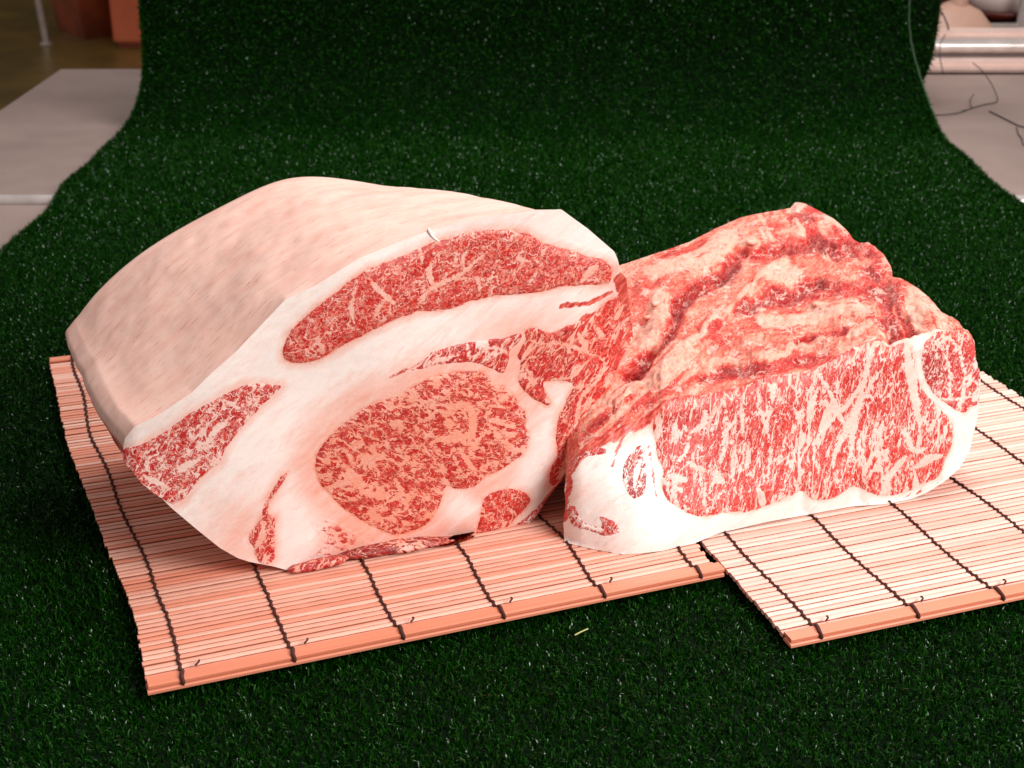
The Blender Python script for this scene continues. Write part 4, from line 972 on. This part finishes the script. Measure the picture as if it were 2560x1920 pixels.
# back left table, its left edge running off
tl = empty("steel_table", "grey steel table behind on the left, ending at a slanting corner edge", "steel table", (-.8, 2.4, -.8), "steel work tables")
xc = float(a_[0]); sl_ = float((b_[0]-a_[0])/(b_[1]-a_[1]))
V = []
for z in (ZB-.0006, -.045):
    V += [(xc+sl_*(yl-a_[1]), yl+.012, z), (-.1, yl+.012, z), (-.1, yb, z), (xc, yb, z)]
F = [(0, 1, 2, 3), (7, 6, 5, 4), (0, 4, 5, 1), (1, 5, 6, 2), (2, 6, 7, 3), (3, 7, 4, 0)]
mesh_obj("table_top", to_local(V, tl), F, m_steel, tl, None, False)
cyl_obj("front_rail", (xc+sl_*(yl-a_[1]), yl, ZB-.001), (XL-.0, yl, ZB-.001), .0115, m_rail, tl)
for x, y in ((xc+.06, yb-.08), (-.2, yb-.08), (-.2, yl+.1)): cyl_obj("leg", (x, y, -.8), (x, y, -.046), .02, m_rail, tl)
# back right table with raised rail
tr_ = empty("steel_table", "grey steel table behind on the right, with dark wires lying on it", "steel table", (1.2, 2.6, -.8), "steel work tables")
yr0 = yl+.012; yr1 = float(on_z([(2450, 190)], ZB)[0][1])
rbox("table_top", .15, 2.2, yr0, yr1+.02, -.045, ZB-.0006, m_steel, tr_)
cyl_obj("front_rail", (XR, yl, ZB-.001), (2.2, yl, ZB-.001), .0115, m_rail, tr_)
m_pink = simple("pale_painted_edge", lin((232, 200, 186)), lin((214, 180, 168)), .4, 0, 10)
m_grey = simple("grey_painted_edge", lin((150, 132, 126)), lin((132, 116, 112)), .5, 0, 10)
def z_at(py, y):                                          # height seen at picture row py at distance y
    r = rays([(2450, py)])[0]; return H+r[2]/r[1]*y
yk = yr1+.03
rbox("kerb", .5, 2.2, yk, yk+.06, ZB, z_at(157, yk), m_pink, tr_, .006)
yk2 = yk+.07
rbox("ledge", .5, 2.2, yk2, yk2+.12, -.04, z_at(124, yk2), m_grey, tr_, .003)
cyl_obj("rail", (.5, yk2+.0, z_at(116, yk2)), (2.2, yk2+.0, z_at(116, yk2)), .016, m_rail, tr_)
rbox("upstand", .5, 2.2, yk2+.13, yk2+.2, -.04, z_at(82, yk2+.13), m_pink, tr_, .006)
for x, y in ((.4, yr0+.1), (2.1, yr0+.1), (2.1, yr1-.05)): cyl_obj("leg", (x, y, -.8), (x, y, -.046), .02, m_rail, tr_)
# wires
m_wire, t, b = new_mat("dark_wire"); b.inputs['Base Color'].default_value = (.012, .012, .01, 1); b.inputs['Roughness'].default_value = .5
def zR(p): return zr(p, 2200, 0, .3617)
def wire(label, pts, hs, r=.0016):
    P = np.array([on_z([p], h)[0] for p, h in zip(zR(pts), hs)]); P = chaikin(P, 3, False)
    loc = P[0].copy(); Vt, Ft = tube(P-loc, r, 6)
    o = mesh_obj("wire", Vt, Ft, m_wire); o.location = loc; o['label'] = label; o['category'] = "wire"; return o
z0 = ZB+.001
wire("dark wire leaving the turf edge and looping up over the right table", [(255,802),(420,795),(540,785),(640,745),(740,718),(800,712),(818,690),(800,640),(760,560),(700,480),(640,435)], [z0,z0,z0,z0,z0,z0,z0+.003,z0+.01,z0+.02,z0+.03,z0+.03], .0010)
wire("dark wire running off the right side of the table", [(755,768),(830,805),(900,840),(960,872),(1010,880),(1060,890)], [z0]*6, .0012)
wire("thin short wire end beside the wire crossing", [(650,650),(620,690),(625,725),(640,748),(600,760),(570,765)], [z0+.01,z0+.006,z0+.003,z0,z0,z0], .0009)
wire("thin wire loop hanging at the right frame edge", [(945,880),(955,930),(985,960),(985,1000),(1030,1010)], [z0]*5, .0009)
wire("black wire hanging over the pale table edge beside the turf", [(385,40),(425,80),(450,130),(470,180),(472,205)], [z0+.12,z0+.11,z0+.1,z0+.09,z0+.085], .0018)
wire("thin wire dangling down the raised table edge by the turf", [(450,240),(415,300),(412,380),(425,460),(440,510)], [z0+.07,z0+.06,z0+.045,z0+.02,z0+.01], .0011)
# floor and things standing on it
ZF = -.8
bm = bmesh.new(); bmesh.ops.create_grid(bm, x_segments=4, y_segments=4, size=12); me = bpy.data.meshes.new("floor"); bm.to_mesh(me); bm.free(); me.materials.append(m_floor)
o = bpy.data.objects.new("floor", me); COL.objects.link(o); o.location = (0, 8, ZF); o['kind'] = 'structure'
m_wall = simple("dark_wall_paint", (.006, .004, .003, 1), (.012, .008, .006, 1), .9, 0, 2)
o = rbox("wall", -9, 9, 12.0, 12.1, ZF, 3, m_wall, None, 0); o['kind'] = 'structure'
m_brown = simple("brown_wood", lin((158, 72, 28)), lin((96, 38, 16)), .6, 0, 3)
m_orange = simple("orange_board", lin((226, 118, 78)), lin((206, 98, 62)), .6, 0, 4)
m_postm = simple("pale_post_paint", lin((200, 160, 140)), lin((180, 140, 120)), .5, 0, 4)
g = on_z([(195, 114), (284, 90), (285, 122), (350, 120), (117, 112)], ZF)
# brown bin: tapered body with rim
def tapered(name, cx_, cy_, w0, w1, d0_, d1_, z0_, z1_, rot, mat, parent):
    V = []
    for z, w_, d_ in ((z0_, w0, d0_), (z1_, w1, d1_)):
        for sx, sy in ((-1, -1), (1, -1), (1, 1), (-1, 1)):
            x, y = sx*w_/2, sy*d_/2; V.append((cx_+x*math.cos(rot)-y*math.sin(rot), cy_+x*math.sin(rot)+y*math.cos(rot), z))
    F = [(3, 2, 1, 0), (4, 5, 6, 7)]+[(i, (i+1) % 4, 4+(i+1) % 4, 4+i) for i in range(4)]
    return mesh_obj(name, to_local(V, parent), F, mat, parent, None, False)
bx, by = float(g[0][0]), float(g[0][1])
bn = empty("brown_bin", "dark brown tapered bin on the floor at the upper left", "bin", (bx, by+.3, ZF))
tapered("body", bx+.02, by+.42, .36, .52, .36, .52, ZF, ZF+.75, math.radians(38), m_brown, bn)
tapered("rim", bx+.02, by+.42, .56, .56, .56, .56, ZF+.752, ZF+.80, math.radians(38), m_brown, bn)
ox0, ox1, oy = float(g[2][0]), float(g[3][0])+.25, float(g[2][1])
on = empty("orange_crate", "orange-brown crate standing beside the turf at the upper left", "crate", ((ox0+ox1)/2, oy, ZF))
rbox("body", ox0, ox1, oy, oy+.4, ZF+.03, ZF+.7, m_orange, on, .01)
rbox("base", ox0+.02, ox1-.02, oy+.02, oy+.38, ZF, ZF+.03, m_brown, on, .002)
rbox("lid", ox0-.012, ox1+.012, oy-.012, oy+.412, ZF+.702, ZF+.74, m_orange, on, .004)
pn = empty("metal_stand", "thin grey pole with a small foot on the floor at the upper left", "stand", (float(g[4][0]), float(g[4][1]), ZF))
cyl_obj("pole", (float(g[4][0]), float(g[4][1]), ZF), (float(g[4][0])-.08, float(g[4][1]), ZF+1.2), .018, m_rail, pn)
cyl_obj("foot", (float(g[4][0]), float(g[4][1]), ZF+.0005), (float(g[4][0]), float(g[4][1]), ZF+.012), .035, m_rail, pn)
# upper right clutter standing on a shelf behind the raised edge
ys = yk2+.45
sh = empty("storage_shelf", "dark shelf behind the right table holding a white tub", "shelf", (1.35, ys, ZF))
zs = z_at(72, ys)
m_dark = simple("dark_shelf", (.01, .006, .005, 1), (.02, .012, .01, 1), .6)
rbox("board", .7, 2.4, ys, ys+.5, zs-.03, zs, m_dark, sh, .002)
rbox("back_panel", .7, 2.4, ys+.5, ys+.52, ZF, zs+.7, m_dark, sh, .002)
xs = float(rays([(2552, 60)])[0][0]/rays([(2552, 60)])[0][1]*ys)
cyl_obj("post", (xs, ys-.01, ZF), (xs, ys-.01, zs+.6), .014, m_rail, sh)
cyl_obj("post", (.75, ys-.01, ZF), (.75, ys-.01, zs+.6), .014, m_rail, sh)
def xat(px_, y): r = rays([(px_, 40)])[0]; return r[0]/r[1]*y
rbox("edge_bar", xat(2440, ys), xat(2545, ys), ys-.02, ys-.004, z_at(66, ys), z_at(56, ys), m_rail, sh, .002)
# white tub in a brown tray
tbx = empty("white_tub", "blurred white tub in a dark red-brown tray at the upper right", "tub", (float(xat(2500, ys+.15)), ys+.15, zs))
m_white = simple("white_plastic", lin((235, 215, 205)), lin((220, 200, 190)), .4)
def lathe(name, prof, cx_, cy_, z_, mat, parent, sx=1., sy=1., seg=32):
    V = []; F = []
    for r, z in prof:
        for k in range(seg): a = 2*math.pi*k/seg; V.append((cx_+r*sx*math.cos(a), cy_+r*sy*math.sin(a), z_+z))
    for i in range(len(prof)-1):
        for k in range(seg): F.append((i*seg+k, i*seg+(k+1) % seg, (i+1)*seg+(k+1) % seg, (i+1)*seg+k))
    F.append(tuple(range(seg))[::-1]); F.append(tuple(range((len(prof)-1)*seg, len(prof)*seg)))
    return mesh_obj(name, to_local(V, parent), F, mat, parent)
m_redb = simple("redbrown_tray", lin((90, 26, 14)), lin((50, 14, 8)), .4)
cx1 = float(xat(2500, ys+.15))
lathe("tray", [(.08, 0), (.125, .015), (.14, .03), (.137, .034), (.11, .02)], cx1-.01, ys+.15, zs+.001, m_redb, tbx)
lathe("body", [(.06, .022), (.088, .03), (.094, .07), (.09, .12), (.085, .16)], cx1, ys+.15, zs, m_white, tbx)
# tan cloth heap and pale post by the turf roll
hp = empty("pale_post", "blurred pale post rising from a beige mound beside the turf roll", "post", (float(xat(2385, yk2+.3)), yk2+.3, ZF))
xp = float(xat(2385, yk2+.3))
cyl_obj("post", (xp, yk2+.3, ZF), (xp+.01, yk2+.3, .6), .022, m_postm, hp)
lathe("mound", [(.12, -.2), (.115, -.05), (.095, .0), (.06, .04), (.02, .06)], xp, yk2+.3, z_at(60, yk2+.3)-.01, m_postm, hp, 1.0, .6)
# a single dry grass stalk and a pale crumb on the turf
m_straw = simple("dry_straw", lin((190, 190, 120)), lin((160, 160, 90)), .6)
P = on_z([(1437, 1588), (1452, 1580), (1470, 1572)], .008); Vt, Ft = tube(P-P[0], .0006, 5)
o = mesh_obj("straw", Vt, Ft, m_straw); o.location = P[0]; o['label'] = "pale dry straw lying on the turf in front of the mats"; o['category'] = "straw"
